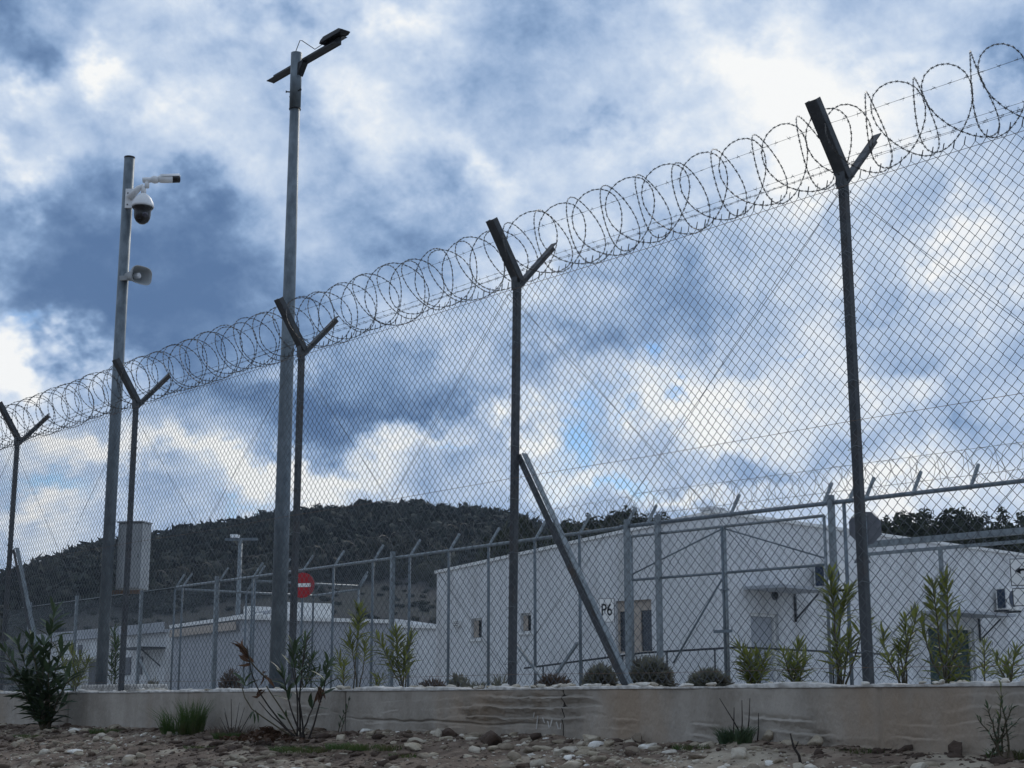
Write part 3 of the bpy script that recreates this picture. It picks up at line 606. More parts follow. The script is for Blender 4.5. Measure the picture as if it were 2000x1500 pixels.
# cabinet
q = at(254, 1150, 17.0); cab = thing('cable_cabinet', 'tall pale grey metal cabinet fixed to the camera pole', 'cabinet', (q.x-.01, 17.06, q.z), R(-14))
bevel(MB().box(-.18, .12, -.02, .20, 0, .745).build('box', m_grey, cab), .008); bevel(MB().box(-.165, .105, -.033, -.023, .015, .73).build('door', m_grey, cab), .004)
MB().box(-.19, .13, -.045, .21, .748, .762).build('rain_cap', m_grey, cab); MB().box(.088, .096, -.040, -.034, .35, .39).build('latch', m_dkmetal, cab)
MB().box(-.26, .1, .0, .04, -.05, -.01).build('support_rail', m_frust, cab)

# ------------------------------------------------------------------ lamp posts
lp = thing('lamp_post', 'tall grey floodlight post with tilted crossbar nearest the camera', 'lamp post', (-2.285, 15, -.02), FROT)
H = 6.64
MB().tube([(0, 0, 0), (0, 0, 2), (0, 0, 4), (0, 0, H-.45)], [.080, .074, .064, .052], 22).build('shaft', m_pole, lp, True)
MB().tube([(0, 0, H-.60), (0, 0, H+.02)], .060, 22).build('sleeve', m_pole, lp, True); MB().tube([(0, 0, H-.615), (0, 0, H-.601)], .0625, 22).build('collar', m_dkmetal, lp, True)
for an, zz_ in ((0, H-.42), (120, H-.40), (240, H-.42), (180, H-.44)):
    bb = MB(); c_, s_ = math.cos(R(an)), math.sin(R(an)); bb.tube([(c_*.058, s_*.058, zz_), (c_*.095, s_*.095, zz_)], .008, 6); bb.tube([(c_*.092, s_*.092, zz_), (c_*.102, s_*.102, zz_)], .014, 6); bb.build('bolt', m_dkmetal, lp)
bar = MB(); bar.beam((-.57, .068, H-.07), (.74, .068, H-.07), .008, .095); bar.beam((-.57, .025, H-.11), (.74, .025, H-.11), .085, .008); bar.build('crossbar', m_dkmetal, lp)
MB().prism([(.055, H-.25), (.15, H-.13), (.15, H-.12), (.055, H-.12)], -.02, .05).build('gusset', m_dkmetal, lp)
fl = MB(); fl.prism([(.42, H-.02), (.80, H-.02), (.84, H+.005), (.78, H+.035), (.50, H+.04), (.44, H+.015)], .0, .12); o = fl.build('floodlight', m_dkmetal, lp); bevel(o, .01)
MB().box(.46, .76, .075, .13, H-.028, H-.023).build('floodlight_glass', m_glass, o)
MB().tube([(-.02, -.01, H+.02), (.09, -.02, H+.13), (.10, .0, H+.13), (.26, .06, H-.005), (.41, .07, H+.01)], .0045, 6).build('cable', m_dkmetal, lp)
for k in range(3): MB().lathe([(.008, 0), (.009, .006)], 8, Matrix.Translation((-.36+.045*k, .0635, H-.05)) @ Matrix.Rotation(R(90), 4, 'X')).build('bolt_head', m_light, lp)
MB().box(-.17, .17, -.17, .17, 0, .02).build('base_plate', m_pole, lp)
q = at(470, 1050, 62); f2 = thing('lamp_post', 'small distant floodlight post in front of the hill', 'lamp post', (q.x, 62, -.02), R(-8))
MB().tube([(0, 0, 0), (0, 0, q.z)], [.11, .085], 10).build('shaft', m_light, f2, True); MB().box(-.66, .72, -.04, .04, q.z-.10, q.z).build('crossbar', m_pole, f2)
MB().box(-.38, -.1, -.2, .2, q.z+.01, q.z+.14).build('floodlight', m_white, f2)

# ------------------------------------------------------------------ inner fence with gates
def line_frame(p, d):
    d = Vector((d[0], d[1], 0)).normalized(); return Vector((p[0], p[1], 0)), d, Vector((-d.y, d.x, 0)), math.atan2(d.y, d.x)
def hit(px, py, fr, t=0.0):
    o, d, n, _ = fr; o = o+n*t; r, b = ray(px, py); s = (r*o.y-o.x)/(d.x-r*d.y); y = (o+d*s).y; return s, ZC+b*y
G1 = (2.04, 27.4); frL = line_frame(G1, (6.94, -9.1)); frR = line_frame(G1, (5.3, -5.9))
FAR_ARM = MB(); FAR_ARM.tube([(0, 0, 2.97), (.0, .27, 3.36)], .030, 6); FAR_ARM = FAR_ARM.mesh('arm')
FAR_POST = MB().tube([(0, 0, -.3), (0, 0, 2.98)], .030, 8).mesh('post', True)
THICK = MB().box(-.042, .042, -.042, .042, -.3, 3.12).mesh('main_post')
fin = thing('inner_fence', 'inner chain link fence with top rail and leaning arms along the yard', 'fence', frL[0], frL[3])
for px in (355, 425, 492, 545, 590, 650, 727, 799, 876, 954, 1045, 1133, 1223):
    s, z = hit(px, 1190, frL); p = link('post', FAR_POST, m_pole, fin, loc=(s, 0, 0)); link('arm', FAR_ARM, m_light, p)
for px, py in ((60, 1250), (156, 1168), (283, 1143), (427, 1200), (772, 1200), (1010, 1200)):
    s, z = hit(px, py, frL); link('main_post', THICK, m_light, fin, loc=(s, -.09, 0))
sl = hit(40, 1250, frL)[0]; sc_ = hit(345, 1150, frL)[0]
MB().tube([(sc_, 0, 2.99), (0, 0, 2.99)], .034, 8).build('top_rail', m_light, fin, True)
MB().tube([(sl, 0, 2.99), (sc_, 0, 2.99)], .012, 6).build('top_wire', m_light, fin, True)
for px in (283, 1010):
    s, z = hit(px, 1200, frL); MB().beam((s, -.09, 1.05), (s+1.3, -.09, -.02), .05, .05).build('brace_strut', m_light, fin)
s, z = hit(1135, 1240, frL); MB().beam((s, -.09, .95), (s-1.1, -.09, -.02), .05, .05).build('brace_strut', m_light, fin)
bay = 2.95; k = int((0-sl)/bay)+1; FM = mesh_bay(bay, 2.9, pitch=.085, r=.0026, seed=3); 
for i in range(k): link('wire_mesh', FM, m_light, fin, loc=(-bay*(i+1), -.05, 0), kind='stuff')
FCOIL = [coil(bay, .27, .24, .09, 400+j, r=.0040, per=14, barbs=False) for j in range(3)]
for i in range(int((0-sc_)/bay)+1): link('razor_coil', FCOIL[i % 3], m_razor, fin, loc=(-bay*(i+1), .16, 3.30))
# right part
fir = thing('inner_gate_fence', 'inner fence with heavy top rail to the right of the double gate', 'fence', frR[0], frR[3])
s5, _ = hit(1655, 1100, frR); sE = 13.0
for px in (1262, 1425, 1607, 1658, 1690, 1783, 1897, 2010, 2140):
    s, z = hit(px, 990, frR, 0); a_ = link('arm', FAR_ARM, m_light, fir, loc=(s, 0, 0))
s, _ = hit(1658, 1200, frR); link('post', FAR_POST, m_pole, fir, loc=(s, 0, 0))
for px in (1229, 1297, 1634, 2080):
    s, _ = hit(px, 1200, frR); link('main_post', THICK, m_light if px > 1240 else m_pole, fir, loc=(s, -.02 if px != 1297 else -.12, 0))
MB().tube([(-.1, 0, 3.0), (sE, 0, 3.0)], .036, 8).build('top_rail', m_pole, fir, True)
sg = hit(1690, 1075, frR)[0]
MB().box(sg, sE, -.05, .03, 2.235, 2.33).build('gate_beam', m_light, fir); MB().box(sg, sE, -.12, -.08, 2.10, 2.15).build('gate_rail', m_light, fir)
MB().box(sg, sg+.05, -.12, -.07, .05, 2.10).build('gate_stile', m_light, fir)
for px in (1845,): s, _ = hit(px, 1100, frR); MB().box(s-.025, s+.025, -.12, -.07, .05, 2.10).build('gate_stile', m_light, fir)
for i in range(5):
    if i*bay+bay < sE: link('razor_coil', FCOIL[i % 3], m_razor, fir, loc=(i*bay, .22, 3.32))
for i in range(4): link('wire_mesh', FM, m_light, fir, loc=(sg+bay*i*.98, -.06, -.8), kind='stuff')
strand((0, .25, 3.62), (sE, .25, 3.62), 9, r=.004, gap=.3).build('barbed_strand', m_wire, fir)
strand((0, .10, 3.2), (sE, .10, 3.2), 10, r=.004, gap=.3).build('barbed_strand', m_wire, fir)
# double gate
gate = thing('double_gate', 'closed double chain link gate in front of the pale building', 'gate', frR[0], frR[3])
g0, gc, g1_ = hit(1240, 1200, frR)[0], hit(1422, 1200, frR)[0], hit(1622, 1200, frR)[0]
for (xa, xb, hinge) in ((g0, gc-.03, 0), (gc+.03, g1_, 1)):
    lf = MB().tube([(xa, -.06, 2.80), (xb, -.06, 2.80)], .026, 8).build('leaf_frame', m_light, gate, True)
    for xx in (xa, xb): MB().tube([(xx, -.06, .06), (xx, -.06, 2.80)], .026, 8).build('stile', m_light if xx != xb or hinge else m_pole, lf, True)
    MB().tube([(xa, -.06, .10), (xb, -.06, .10)], .024, 8).build('bottom_rail', m_pole, lf, True)
    MB().tube([(xa, -.06, 2.02), (xb, -.06, 2.02)], .024, 8).build('middle_rail', m_pole, lf, True)
    lo, hi = (xa, xb) if not hinge else (xb, xa)
    MB().tube([(lo, -.06, 2.12), (hi, -.06, 2.76)], .014, 6).build('upper_brace', m_pole, lf, True)
    if not hinge: MB().tube([(hi, -.06, 1.95), (hi-(hi-lo)*.55, -.06, .55)], .018, 6).build('lower_brace', m_pole, lf, True)
    me = mesh_bay(xb-xa, 2.7, pitch=.085, r=.0026, seed=5); link('wire_mesh', me, m_light, lf, loc=(xa, -.062, .06), kind='stuff')
MB().box(gc-.22, gc+.16, -.13, -.09, 1.02, 1.07).build('latch', m_pole, gate); MB().box(gc-.05, gc+.12, -.12, -.09, 1.72, 1.75).build('bolt', m_pole, gate)
# far compound fence
def far_fence(pts, lab, hh=2.95, px_gap=1.9):
    t = thing('compound_fence', lab, 'fence', (pts[0][0], pts[0][1], 0)); o = Vector((pts[0][0], pts[0][1], 0))
    for a_, b_ in zip(pts[:-1], pts[1:]):
        a_, b_ = Vector((*a_, 0))-o, Vector((*b_, 0))-o; MB().tube([a_+Vector((0, 0, hh)), b_+Vector((0, 0, hh))], .035, 6).build('top_rail', m_light, t, True)
        n_ = max(1, int((b_-a_).length/px_gap))
        for i in range(n_+1):
            p = a_.lerp(b_, i/n_); q = MB().tube([p+Vector((0, 0, -.2)), p+Vector((0, 0, hh))], .03, 6).build('post', m_pole, t, True)
            MB().tube([p+Vector((0, 0, hh)), p+Vector((.22, .12, hh+.42))], .034, 6).build('arm', m_light, q, True)
far_fence([(-9.4, 42.5), (-5.9, 45.3), (-4.3, 42.7)], 'small far fence corner with pale top rail left of the lamp post')
far_fence([(-4.3, 42.8), (-6.9, 40.9)], 'short far fence run with pale rail behind the round red sign', 3.05)

# ------------------------------------------------------------------ signs
def text_mesh(txt, size, depth, parent, m, loc, rot=(R(90), 0, 0), sx=1.0, name='lettering'):
    cu = bpy.data.curves.new('lettering', 'FONT'); cu.body = txt; cu.size = size; cu.extrude = depth; cu.align_x = 'CENTER'; cu.align_y = 'CENTER'; cu.offset = size*.012
    tmp = bpy.data.objects.new('tmp', cu); me = bpy.data.meshes.new_from_object(tmp); bpy.data.objects.remove(tmp)
    o = link(name, me, m, parent, loc=loc, rot=rot); o.scale = (sx, 1, 1); return o
s, z = hit(591, 1143, frL, -.15); p = frL[0]+frL[1]*s+frL[2]*(-.15)
ne = thing('no_entry_sign', 'round red no entry sign with white bar on the inner fence', 'sign', (p.x, p.y, z), R(-12))
MB().lathe([(.30, 0), (.30, .012)], 36, Matrix.Rotation(R(90), 4, 'X')).build('disc', m_red, ne); MB().box(-.21, .21, -.0175, -.0145, -.045, .045).build('bar', m_signw, ne)
MB().box(-.02, .02, .003, .04, -z, .2).build('bracket', m_pole, ne)
s, z = hit(1185, 1192, frR, -.12); p = frR[0]+frR[1]*s+frR[2]*(-.12)
ps_ = thing('block_sign', 'white rectangular sign reading P6 beside the gate post', 'sign', (p.x, p.y, z), R(-22))
MB().box(-.145, .145, 0, .012, -.215, .215).build('border', m_ink, ps_); MB().box(-.137, .137, -.004, -.0015, -.207, .207).build('panel', m_signw, ps_)
text_mesh('P6', .30, .001, ps_, m_ink, (0, -.006, 0), sx=.72)
def sbk(px, py, y, d, nside, lab, name, rot=0.0):
    q = at(px, py, y); t = thing(name, lab, 'sign', (q.x, q.y, q.z), 0)
    poly = [(d*math.cos(2*math.pi*(k+.5)/nside+rot), d*math.sin(2*math.pi*(k+.5)/nside+rot)) for k in range(nside)]
    MB().prism(poly, -.006, .006).build('plate', m_signbk, t); MB().tube([(0, -.03, -q.z), (0, -.03, d*.8)], .022, 8).build('post', m_pole, t, True); return t
sbk(1690, 1031, 22.6, .26, 8, 'grey back of an octagonal sign half hidden by the tall post', 'stop_sign')
sbk(1684, 1090, 22.5, .15, 3, 'small grey triangular sign back just under the octagonal one', 'yield_sign', R(30))
for (px, py, hw, hh, lab, kind_) in ((2001, 1117, .19, .19, 'white framed sign with black curved arrow at the right picture edge', 0), (2003, 1166, .17, .125, 'small blank framed sign under the arrow sign', 1)):
    s, z = hit(px, py, frR, -.16); p = frR[0]+frR[1]*s+frR[2]*(-.16); t = thing('gate_sign', lab, 'sign', (p.x, p.y, z), R(-20))
    MB().box(-hw, hw, 0, .01, -hh, hh).build('border', m_ink, t); MB().box(-hw+.010, hw-.010, -.004, -.0015, -hh+.010, hh-.010).build('panel', m_signw, t)
    if kind_ == 0:
        b = MB(); b.tube([(.10, -.008, -.06), (.06, -.008, .02), (-.02, -.008, .035), (-.09, -.008, .02)], .016, 6); b.prism([(-.13, .015), (-.06, .075), (-.05, -.03)], -.012, -.005); b.build('arrow', m_ink, t)
    else:
        b = MB(); b.tube([(.05, -.008, -.05), (.07, -.008, .0), (.05, -.008, .06)], .010, 6).build('symbol', m_ink, t)

# ------------------------------------------------------------------ buildings
def wall_holes(x0, x1, z0, top, holes, depth, axis_='X', tks=.15):
    """wall in the x,z plane facing -y; top(x) gives the roof line; holes (xa,xb,za,zb) get reveals"""
    b = MB(); xs = sorted({x0, x1, *[h for q in holes for h in q[:2]]}); zs = sorted({z0, *[h for q in holes for h in q[2:]]})
    for xa, xb in zip(xs[:-1], xs[1:]):
        for i, za in enumerate(zs):
            zb = zs[i+1] if i+1 < len(zs) else None
            if zb is not None and any(xa >= h[0]-1e-6 and xb <= h[1]+1e-6 and za >= h[2]-1e-6 and zb <= h[3]+1e-6 for h in holes): continue
            ta, tb = (top(xa), top(xb)) if zb is None else (zb, zb)
            b.quad((xa, 0, za), (xb, 0, za), (xb, 0, tb), (xa, 0, ta))
    for xa, xb, za, zb in holes:
        b.quad((xa, 0, za), (xa, depth, za), (xa, depth, zb), (xa, 0, zb)); b.quad((xb, 0, za), (xb, 0, zb), (xb, depth, zb), (xb, depth, za))
        b.quad((xa, 0, zb), (xa, depth, zb), (xb, depth, zb), (xb, 0, zb)); b.quad((xa, 0, za), (xb, 0, za), (xb, depth, za), (xa, depth, za))
    b.quad((x0, tks, z0), (x0, tks, top(x0)), (x0, 0, top(x0)), (x0, 0, z0)); b.quad((x0, tks+.1, z0), (x1, tks+.1, z0), (x1, tks+.1, top(x1)), (x0, tks+.1, top(x0)))
    return b
K = (4.16, 31.0); r2 = math.sqrt(.5)
frA = line_frame(K, (r2, -r2)); frB = line_frame(K, (r2, r2)); XL = hit(852, 1250, frA)[0]
hC, hL = 3.70, 2.95; topA = lambda x: hC+(hC-hL)*x/(-XL)
b1 = thing('block_building', 'large pale single storey building with sloping roof behind the double gate', 'building', (K[0], K[1], -.02), frA[3])
def rectA(xa, xb, ya, yb):
    (s0, z0), (s1, z1) = hit(xa, yb, frA), hit(xb, ya, frA); return (s0, s1, z0+.02, z1+.02)
holesA = [rectA(920, 941, 1207, 1249), rectA(1017, 1037, 1197, 1236), rectA(1203, 1272, 1170, 1277)]
wall_holes(XL, 0, -.1, topA, holesA, .12).build('side_wall', m_bwall, b1)
for i, h_ in enumerate(holesA):
    xa, xb, za, zb = h_; fr_ = MB()
    fw = .045
    for q in ((xa, xb, za, za+fw), (xa, xb, zb-fw, zb), (xa, xa+fw, za+fw, zb-fw), (xb-fw, xb, za+fw, zb-fw)): fr_.box(q[0], q[1], .085, .118, q[2], q[3])
    if i == 2:
        xm = xa+(xb-xa)*.52; fr_.box(xm-.22, xm+.12, .08, .118, za+fw, zb-fw); fr_.box(xa+fw, xb-fw, .082, .118, zb-.22, zb-fw)
    w_ = fr_.build('window', m_beige if i == 2 else m_signw, b1); MB().box(xa+.01, xb-.01, .121, .13, za+.01, zb-.01).build('pane', m_glass, w_)
    MB().box(xa-.05, xb+.05, -.05, .08, za-.045, za-.003).build('sill', m_signw, w_)
    if i < 2: MB().box(xa+.02, xa+(xb-xa)*.5, .07, .084, za+.05, zb-.05).build('sash', m_beige, w_)
# long wall receding to the right (built as its own plane, rotated a quarter turn)
topB = lambda x: hC-.0*x
def rectB(xa, xb, ya, yb):
    (s0, z0), (s1, z1) = hit(xa, yb, frB), hit(xb, ya, frB); return (s0, s1, z0+.02, z1+.02)
door1 = rectB(1470, 1520, 1200, 1330); door2 = rectB(1818, 1902, 1226, 1330); door1 = (door1[0], door1[1], 0.0, door1[3]); door2 = (door2[0], door2[1], .0, door2[3])
wb = wall_holes(.006, 22, -.1, topB, [door1, door2], .14).build('front_wall', m_bwall, b1, rot=(0, 0, R(90)))
rf = MB(); rf.v += [(XL-.04, -.05, topA(XL)), (.05, -.05, hC), (.05, 22.05, hC), (XL-.04, 22.05, topA(XL))]; rf.v += [(x, y, z+.07) for x, y, z in rf.v]; rf.f += [(3,2,1,0),(4,5,6,7),(0,1,5,4),(1,2,6,5),(2,3,7,6),(3,0,4,7)]
rf.build('roof', m_signw, b1); MB().box(-.35, .03, -.03, .35, hC+.072, hC+.13).build('roof_vent', m_bwall, b1)
for (d_, nm) in ((door1, 'a'), (door2, 'b')):
    g = bpy.data.objects.new('door', MB().box(d_[0]+.01, d_[1]-.01, .142, .17, .02, d_[3]).mesh('door')); scene.collection.objects.link(g); g.data.materials.append(m_green if nm == 'b' else m_bgrey); g.parent = b1; g.rotation_euler = (0, 0, R(90))
    f_ = MB().box(d_[0], d_[0]+.06, .08, .139, .0, d_[3]).box(d_[1]-.06, d_[1], .08, .139, .0, d_[3]).box(d_[0]+.06, d_[1]-.06, .08, .139, d_[3]-.06, d_[3]).build('door_frame', m_signw, g)
    if nm == 'b':
        lt = MB()
        for i in range(-8, 22):
            xa = d_[0]+.06; w__ = d_[1]-d_[0]-.12; z_ = .1+i*.14
            for sg_ in (1, -1):
                za, zb = (z_, z_+w__) if sg_ > 0 else (z_+w__, z_); xa2, xb2 = xa, xa+w__; lo, hi = .05, d_[3]-.08
                if sg_ > 0:
                    if za < lo: xa2 += lo-za; za = lo
                    if zb > hi: xb2 -= zb-hi; zb = hi
                else:
                    if za > hi: xa2 += za-hi; za = hi
                    if zb < lo: xb2 -= lo-zb; zb = lo
                if xb2-xa2 > .05: lt.beam((xa2, .132, za), (xb2, .132, zb), .006, .018)
        lt.build('lattice', m_leafdk if False else m_green, g, kind='stuff')
# canopies
for (xa, ya, xb, lab) in ((1452, 1148, 1553, 0), (1798, 1196, 1912, 1)):
    s0, z0 = hit(xa, ya, frB); s1, _ = hit(xb, ya+10, frB)
    c_ = bpy.data.objects.new('canopy', MB().box(s0, s1, -1.0, -.004, z0-.02, z0+.045).mesh('canopy')); scene.collection.objects.link(c_); c_.data.materials.append(m_bgrey); c_.parent = b1; c_.rotation_euler = (0, 0, R(90))
    for sx_ in (s1-.05,):
        MB().beam((sx_, -.03, z0-.03), (sx_, -.03, z0-.62), .04, .04).beam((sx_, -.05, z0-.55), (sx_, -.62, z0-.05), .03, .03).build('bracket', m_dkmetal, c_)
# handrail of the ramp
hr = thing('ramp_handrail', 'dark handrail of the ramp running round the pale building corner', 'handrail', (0, 0, 0)); n1 = Vector((-r2, -r2, 0)); n2 = Vector((r2, -r2, 0)); Kv = Vector((K[0], K[1], 0))
pA = Kv+Vector((-r2, r2, 0))*4.6+n1*.9; pB = Kv+Vector((-r2, r2, 0))*1.2+n1*.9; pC = Kv+n1*.5+n2*.9; pD = Kv+Vector((r2, r2, 0))*6+n2*.9
b = MB(); zs_ = [.60, .86, .93, .90]; P_ = [Vector((p.x, p.y, z)) for p, z in zip((pA, pB, pC, pD), zs_)]; b.tube(P_, .022, 8).build('rail', m_dkmetal, hr, True)
for a_, c_, n_ in ((P_[0], P_[1], 3), (P_[1], P_[2], 2), (P_[2], P_[3], 5)):
    for i in range(n_): p = a_.lerp(c_, (i+.5)/n_); MB().tube([(p.x, p.y, -.02), tuple(p)], .018, 6).build('baluster', m_dkmetal, hr, True)
# air conditioners
def aircon(px, py, lab):
    s, z = hit(px, py, frB); p = frB[0]+frB[1]*s; t = thing('air_conditioner', lab, 'air conditioner', (p.x, p.y, z), frB[3])
    bevel(MB().box(0, .80, -.40, -.10, -.28, .28).build('housing', m_signw, t), .015)
    MB().box(-.008, -.002, -.36, -.14, -.24, .24).build('side_grille', m_bluegr, t)
    MB().lathe([(.21, 0), (.21, .012), (.05, .016)], 22, Matrix.Translation((.33, -.402, 0)) @ Matrix.Rotation(R(90), 4, 'X')).build('fan_grille', m_bluegr, t)
    MB().box(.05, .09, -.40, -.003, -.33, -.285).box(.7, .74, -.40, -.003, -.33, -.285).build('bracket', m_dkmetal, t)
aircon(1582, 1124, 'wall mounted air conditioner left of the tall post above the first canopy'); aircon(1938, 1170, 'wall mounted air conditioner near the right edge above the green door canopy')
s, z = hit(896, 1218, frA); p = frA[0]+frA[1]*s; t = thing('wall_light', 'small white lamp fitting on the side wall left of the small windows', 'wall light', (p.x, p.y, z), frA[3])
MB().box(-.10, .10, -.10, -.003, -.07, .07).build('housing', m_signw, t)
for k in range(3): MB().box(-.09, .09, -.108, -.1015, -.05+.04*k, -.038+.04*k).build('louvre', m_dkmetal, t)
for (px, py, lab) in ((1512, 1163, 'round dark fan lamp under the first canopy'), (1873, 1204, 'small round wall lamp above the green lattice door')):
    s, z = hit(px, py, frB); p = frB[0]+frB[1]*s; t = thing('bulkhead_lamp', lab, 'wall light', (p.x, p.y, z), frB[3]); MB().lathe([(.10, 0), (.10, .03), (.06, .07), (.02, .08)], 16, Matrix.Translation((0, -.003, 0)) @ Matrix.Rotation(R(90), 4, 'X')).build('cover', m_signw if px > 1600 else m_dkmetal, t, True)
s, z = hit(1935, 1258, frB); p = frB[0]+frB[1]*s+frB[2]*(-.004); t = thing('door_number', 'small pale number plate reading 24 right of the green door', 'sign', (p.x, p.y, z), frB[3])
MB().box(-.14, .14, -.012, 0, -.17, .17).build('plate', m_bwall, t); text_mesh('24', .20, .001, t, m_signbk, (0, -.014, 0), sx=.8)
MB().box(-.14, .14, -.016, -.0125, .150, .165).build('top_line', m_signbk, t); MB().box(-.14, .14, -.016, -.0125, -.165, -.150).build('bottom_line', m_signbk, t)

# lower buildings at the left
def block(name, lab, pxy, z_top, ang, w, d, m, y, roofm=None, over=.12, flat=True):
    """corner nearest the camera at pxy/y; front wall runs along ang (deg) by w, side wall runs back by d"""
    q = at(pxy, 1300, y); t = thing(name, lab, 'building', (q.x, y, -.02), R(ang))
    ya, yb = (0, d) if d > 0 else (d, 0)
    MB().box(0, w, ya, yb, 0, z_top).build('wall', m, t); MB().box(-over, w+over, ya-over, yb+over, z_top+.003, z_top+.12).build('roof', roofm or m_signw, t); return t
t1 = block('low_building', 'white low building behind the camera pole at far left', 322, 2.30, 126, 13, -8, m_bwall, 54.7, m_bgrey)
MB().box(-.1, 13.1, .125, .20, 2.31, 2.66).build('fascia', m_bgrey, t1)
for x_ in (2.0, 3.1): w_ = MB().box(x_, x_+.5, .003, .04, .85, 1.5).build('window', m_signbk, t1)
t1c = MB().box(.0, 2.3, .003, .9, 1.72, 1.79).build('canopy', m_dkmetal, t1); MB().beam((.3, .8, 1.71), (.3, .05, 1.12), .04, .04).build('bracket', m_dkmetal, t1c)
t1c = MB().box(6.2, 9.8, .003, .9, 1.50, 1.57).build('canopy', m_signw, t1); MB().box(6.4, 7.3, .003, .03, .0, 1.4).build('door', m_signbk, t1)
for x_ in (4.6, 5.5, 8.2): MB().box(x_, x_+.42, .003, .05, 1.75, 2.1).build('vent_box', m_signbk, t1)
t2 = block('cabin_building', 'grey cabin block with stacked roof edges left of the lamp post', 468, 2.36, 119.5, 6.9, -5, m_cabin, 47.0, m_signw)
MB().box(.1, 6.8, .125, .16, 2.05, 2.30).build('gap_strip', m_beige, t2); MB().box(.3, 4.0, -.8, -.6, 2.52, 2.60).build('roof_edge', m_signw, t2); MB().box(.3, 4.0, -1.3, -1.1, 2.62, 2.70).build('roof_edge', m_bgrey, t2)  # beige strip set for the dark gap under the roof edge
t3 = block('office_building', 'white office block partly hidden by the lamp post', 470, 2.30, 30, 9.5, 6, m_bwall, 48.5, m_signw)
for x_, w__, h_ in ((.2, 1.1, .45), (1.4, 1.9, .62)):
    MB().box(x_, x_+w__, .4, .46, 2.44, 2.44+h_).build('roof_panel', m_signw, t3)
t4 = block('container_house', 'white low house with gabled roof left of the large pale building', 607, 2.46, 3, 7.5, 7, m_bwall, 57.0, m_signw)
MB().prism([(1.0, 2.60), (3.05, 3.02), (6.2, 2.60)], 2.0, 7.0).build('gable_roof', m_bwall, t4)
MB().box(.4, 3.8, -1.0, -.003, 2.02, 2.12).build('canopy', m_bgrey, t4); w_ = MB().box(2.65, 3.55, -.03, -.003, .80, 1.75).build('window', m_signbk, t4); MB().box(.5, 1.4, -.03, -.003, .0, 1.9).build('door', m_bgrey, t4)
MB().tube([(4.45, -.1, .0), (4.45, -.1, 1.25), (4.75, -.1, 1.6)], .16, 10).build('flue_pipe', m_bgrey, t4, True)
q = at(150, 1300, 40); cu_ = thing('planter_block', 'low pale stone block at the foot of the camera pole', 'block', (at(150, 1340, 16.3).x, 16.4, -.02), R(-49)); bevel(MB().box(0, 1.3, 0, .35, 0, .10).build('slab', m_mortar, cu_), .02)

# ------------------------------------------------------------------ plants
def leaf_mesh(seed, width=.085, droop=.18, fold=.03):
    b = MB(); N_ = 4; g = random.Random(seed); cur = g.uniform(-.06, .06)
    prof = [.15, .75, 1.0, .70, .04]
    for i in range(N_+1):
        x = i/N_; w_ = width*prof[i]; z = -droop*x*x+.10*x; y = cur*math.sin(x*3)
        b.v += [(x, y-w_, z+fold*prof[i]), (x, y, z), (x, y+w_, z+fold*prof[i])]
    for i in range(N_):
        for j in range(2): a_ = i*3+j; b.f.append((a_, a_+3, a_+4, a_+1))
    return b
LEAVES = {}
def leaf_set(m, key, **kw):
    if key not in LEAVES:
        LEAVES[key] = []
        for k in range(4):
            me = leaf_mesh(k+len(LEAVES)*10, **kw).mesh('leaf', True); me.materials.append(m); LEAVES[key].append(me)
    return LEAVES[key]
def put_leaf(parent, me, p, d, L_, roll):
    d = d.normalized(); up = Vector((0, 0, 1)); sy = up.cross(d); sy = sy.normalized() if sy.length > 1e-3 else Vector((0, 1, 0)); sz = d.cross(sy)
    rot = Matrix((d, sy, sz)).transposed().to_4x4() @ Matrix.Rotation(roll, 4, 'X')
    o = bpy.data.objects.new('leaf', me); scene.collection.objects.link(o); o.parent = parent
    o.matrix_local = Matrix.Translation(p) @ rot @ Matrix.Diagonal((L_, L_, L_, 1)); return o
def oleander(name, label, loc, stems, leafmeshes, stem_m, L_=.13, per=12, start=.35, spread=48, seed=0, r0=.007, group=None, stop=1.0, droop=0.0, cat='shrub', topcrowd=True, dens=1.0):
    g = random.Random(seed); t = thing(name, label, cat, loc, 0, group)
    for si, st in enumerate(stems):
        (bx, by), tip = st[0], Vector(st[1]); bow = st[2] if len(st) > 2 else .06; nl = st[3] if len(st) > 3 else per
        if dens != 1: nl = int(nl*dens)
        st0 = st[4] if len(st) > 4 else start
        base = Vector((bx, by, -.03)); side = Vector((tip.x-base.x, tip.y-base.y, 0)); side = side.normalized() if side.length > .01 else Vector((g.uniform(-1, 1), g.uniform(-1, 1), 0)).normalized()
        pts = []
        for i in range(9):
            f = i/8; pts.append(base.lerp(tip, f)-side*bow*math.sin(math.pi*f)+Vector((g.uniform(-.004, .004), g.uniform(-.004, .004), 0)))
        MB().tube(pts, [r0*(1-.6*i/8) for i in range(9)], 6).build('stem', stem_m, t, True)
        an = g.uniform(0, 6)
        for w_ in range(nl):
            f = st0+(stop-st0)*(w_+.5*g.random())/max(1, nl-1)
            if topcrowd: f = st0+(stop-st0)*min(1, (w_/max(1, nl-1)))**.8
            f = min(f, 1.0); x = f*8; i = min(int(x), 7); p = pts[i].lerp(pts[i+1], x-i); ax = (pts[i+1]-pts[i]).normalized(); an += 1.05+g.uniform(-.2, .2)
            sp = spread*(1-.55*max(0, (f-.75)/.25))
            for q in range(3):
                if g.random() < .12: continue
                a_ = an+q*2.094+g.uniform(-.3, .3); o1 = ax.orthogonal().normalized(); o1.rotate(Matrix.Rotation(a_, 3, ax)); s_ = R(sp+g.uniform(-14, 14)); d = ax*math.cos(s_)+o1*math.sin(s_)-Vector((0, 0, droop))
                put_leaf(t, g.choice(leafmeshes), p, d, L_*g.uniform(.65, 1.12)*(1-.2*f), g.uniform(-.6, .6))
    return t
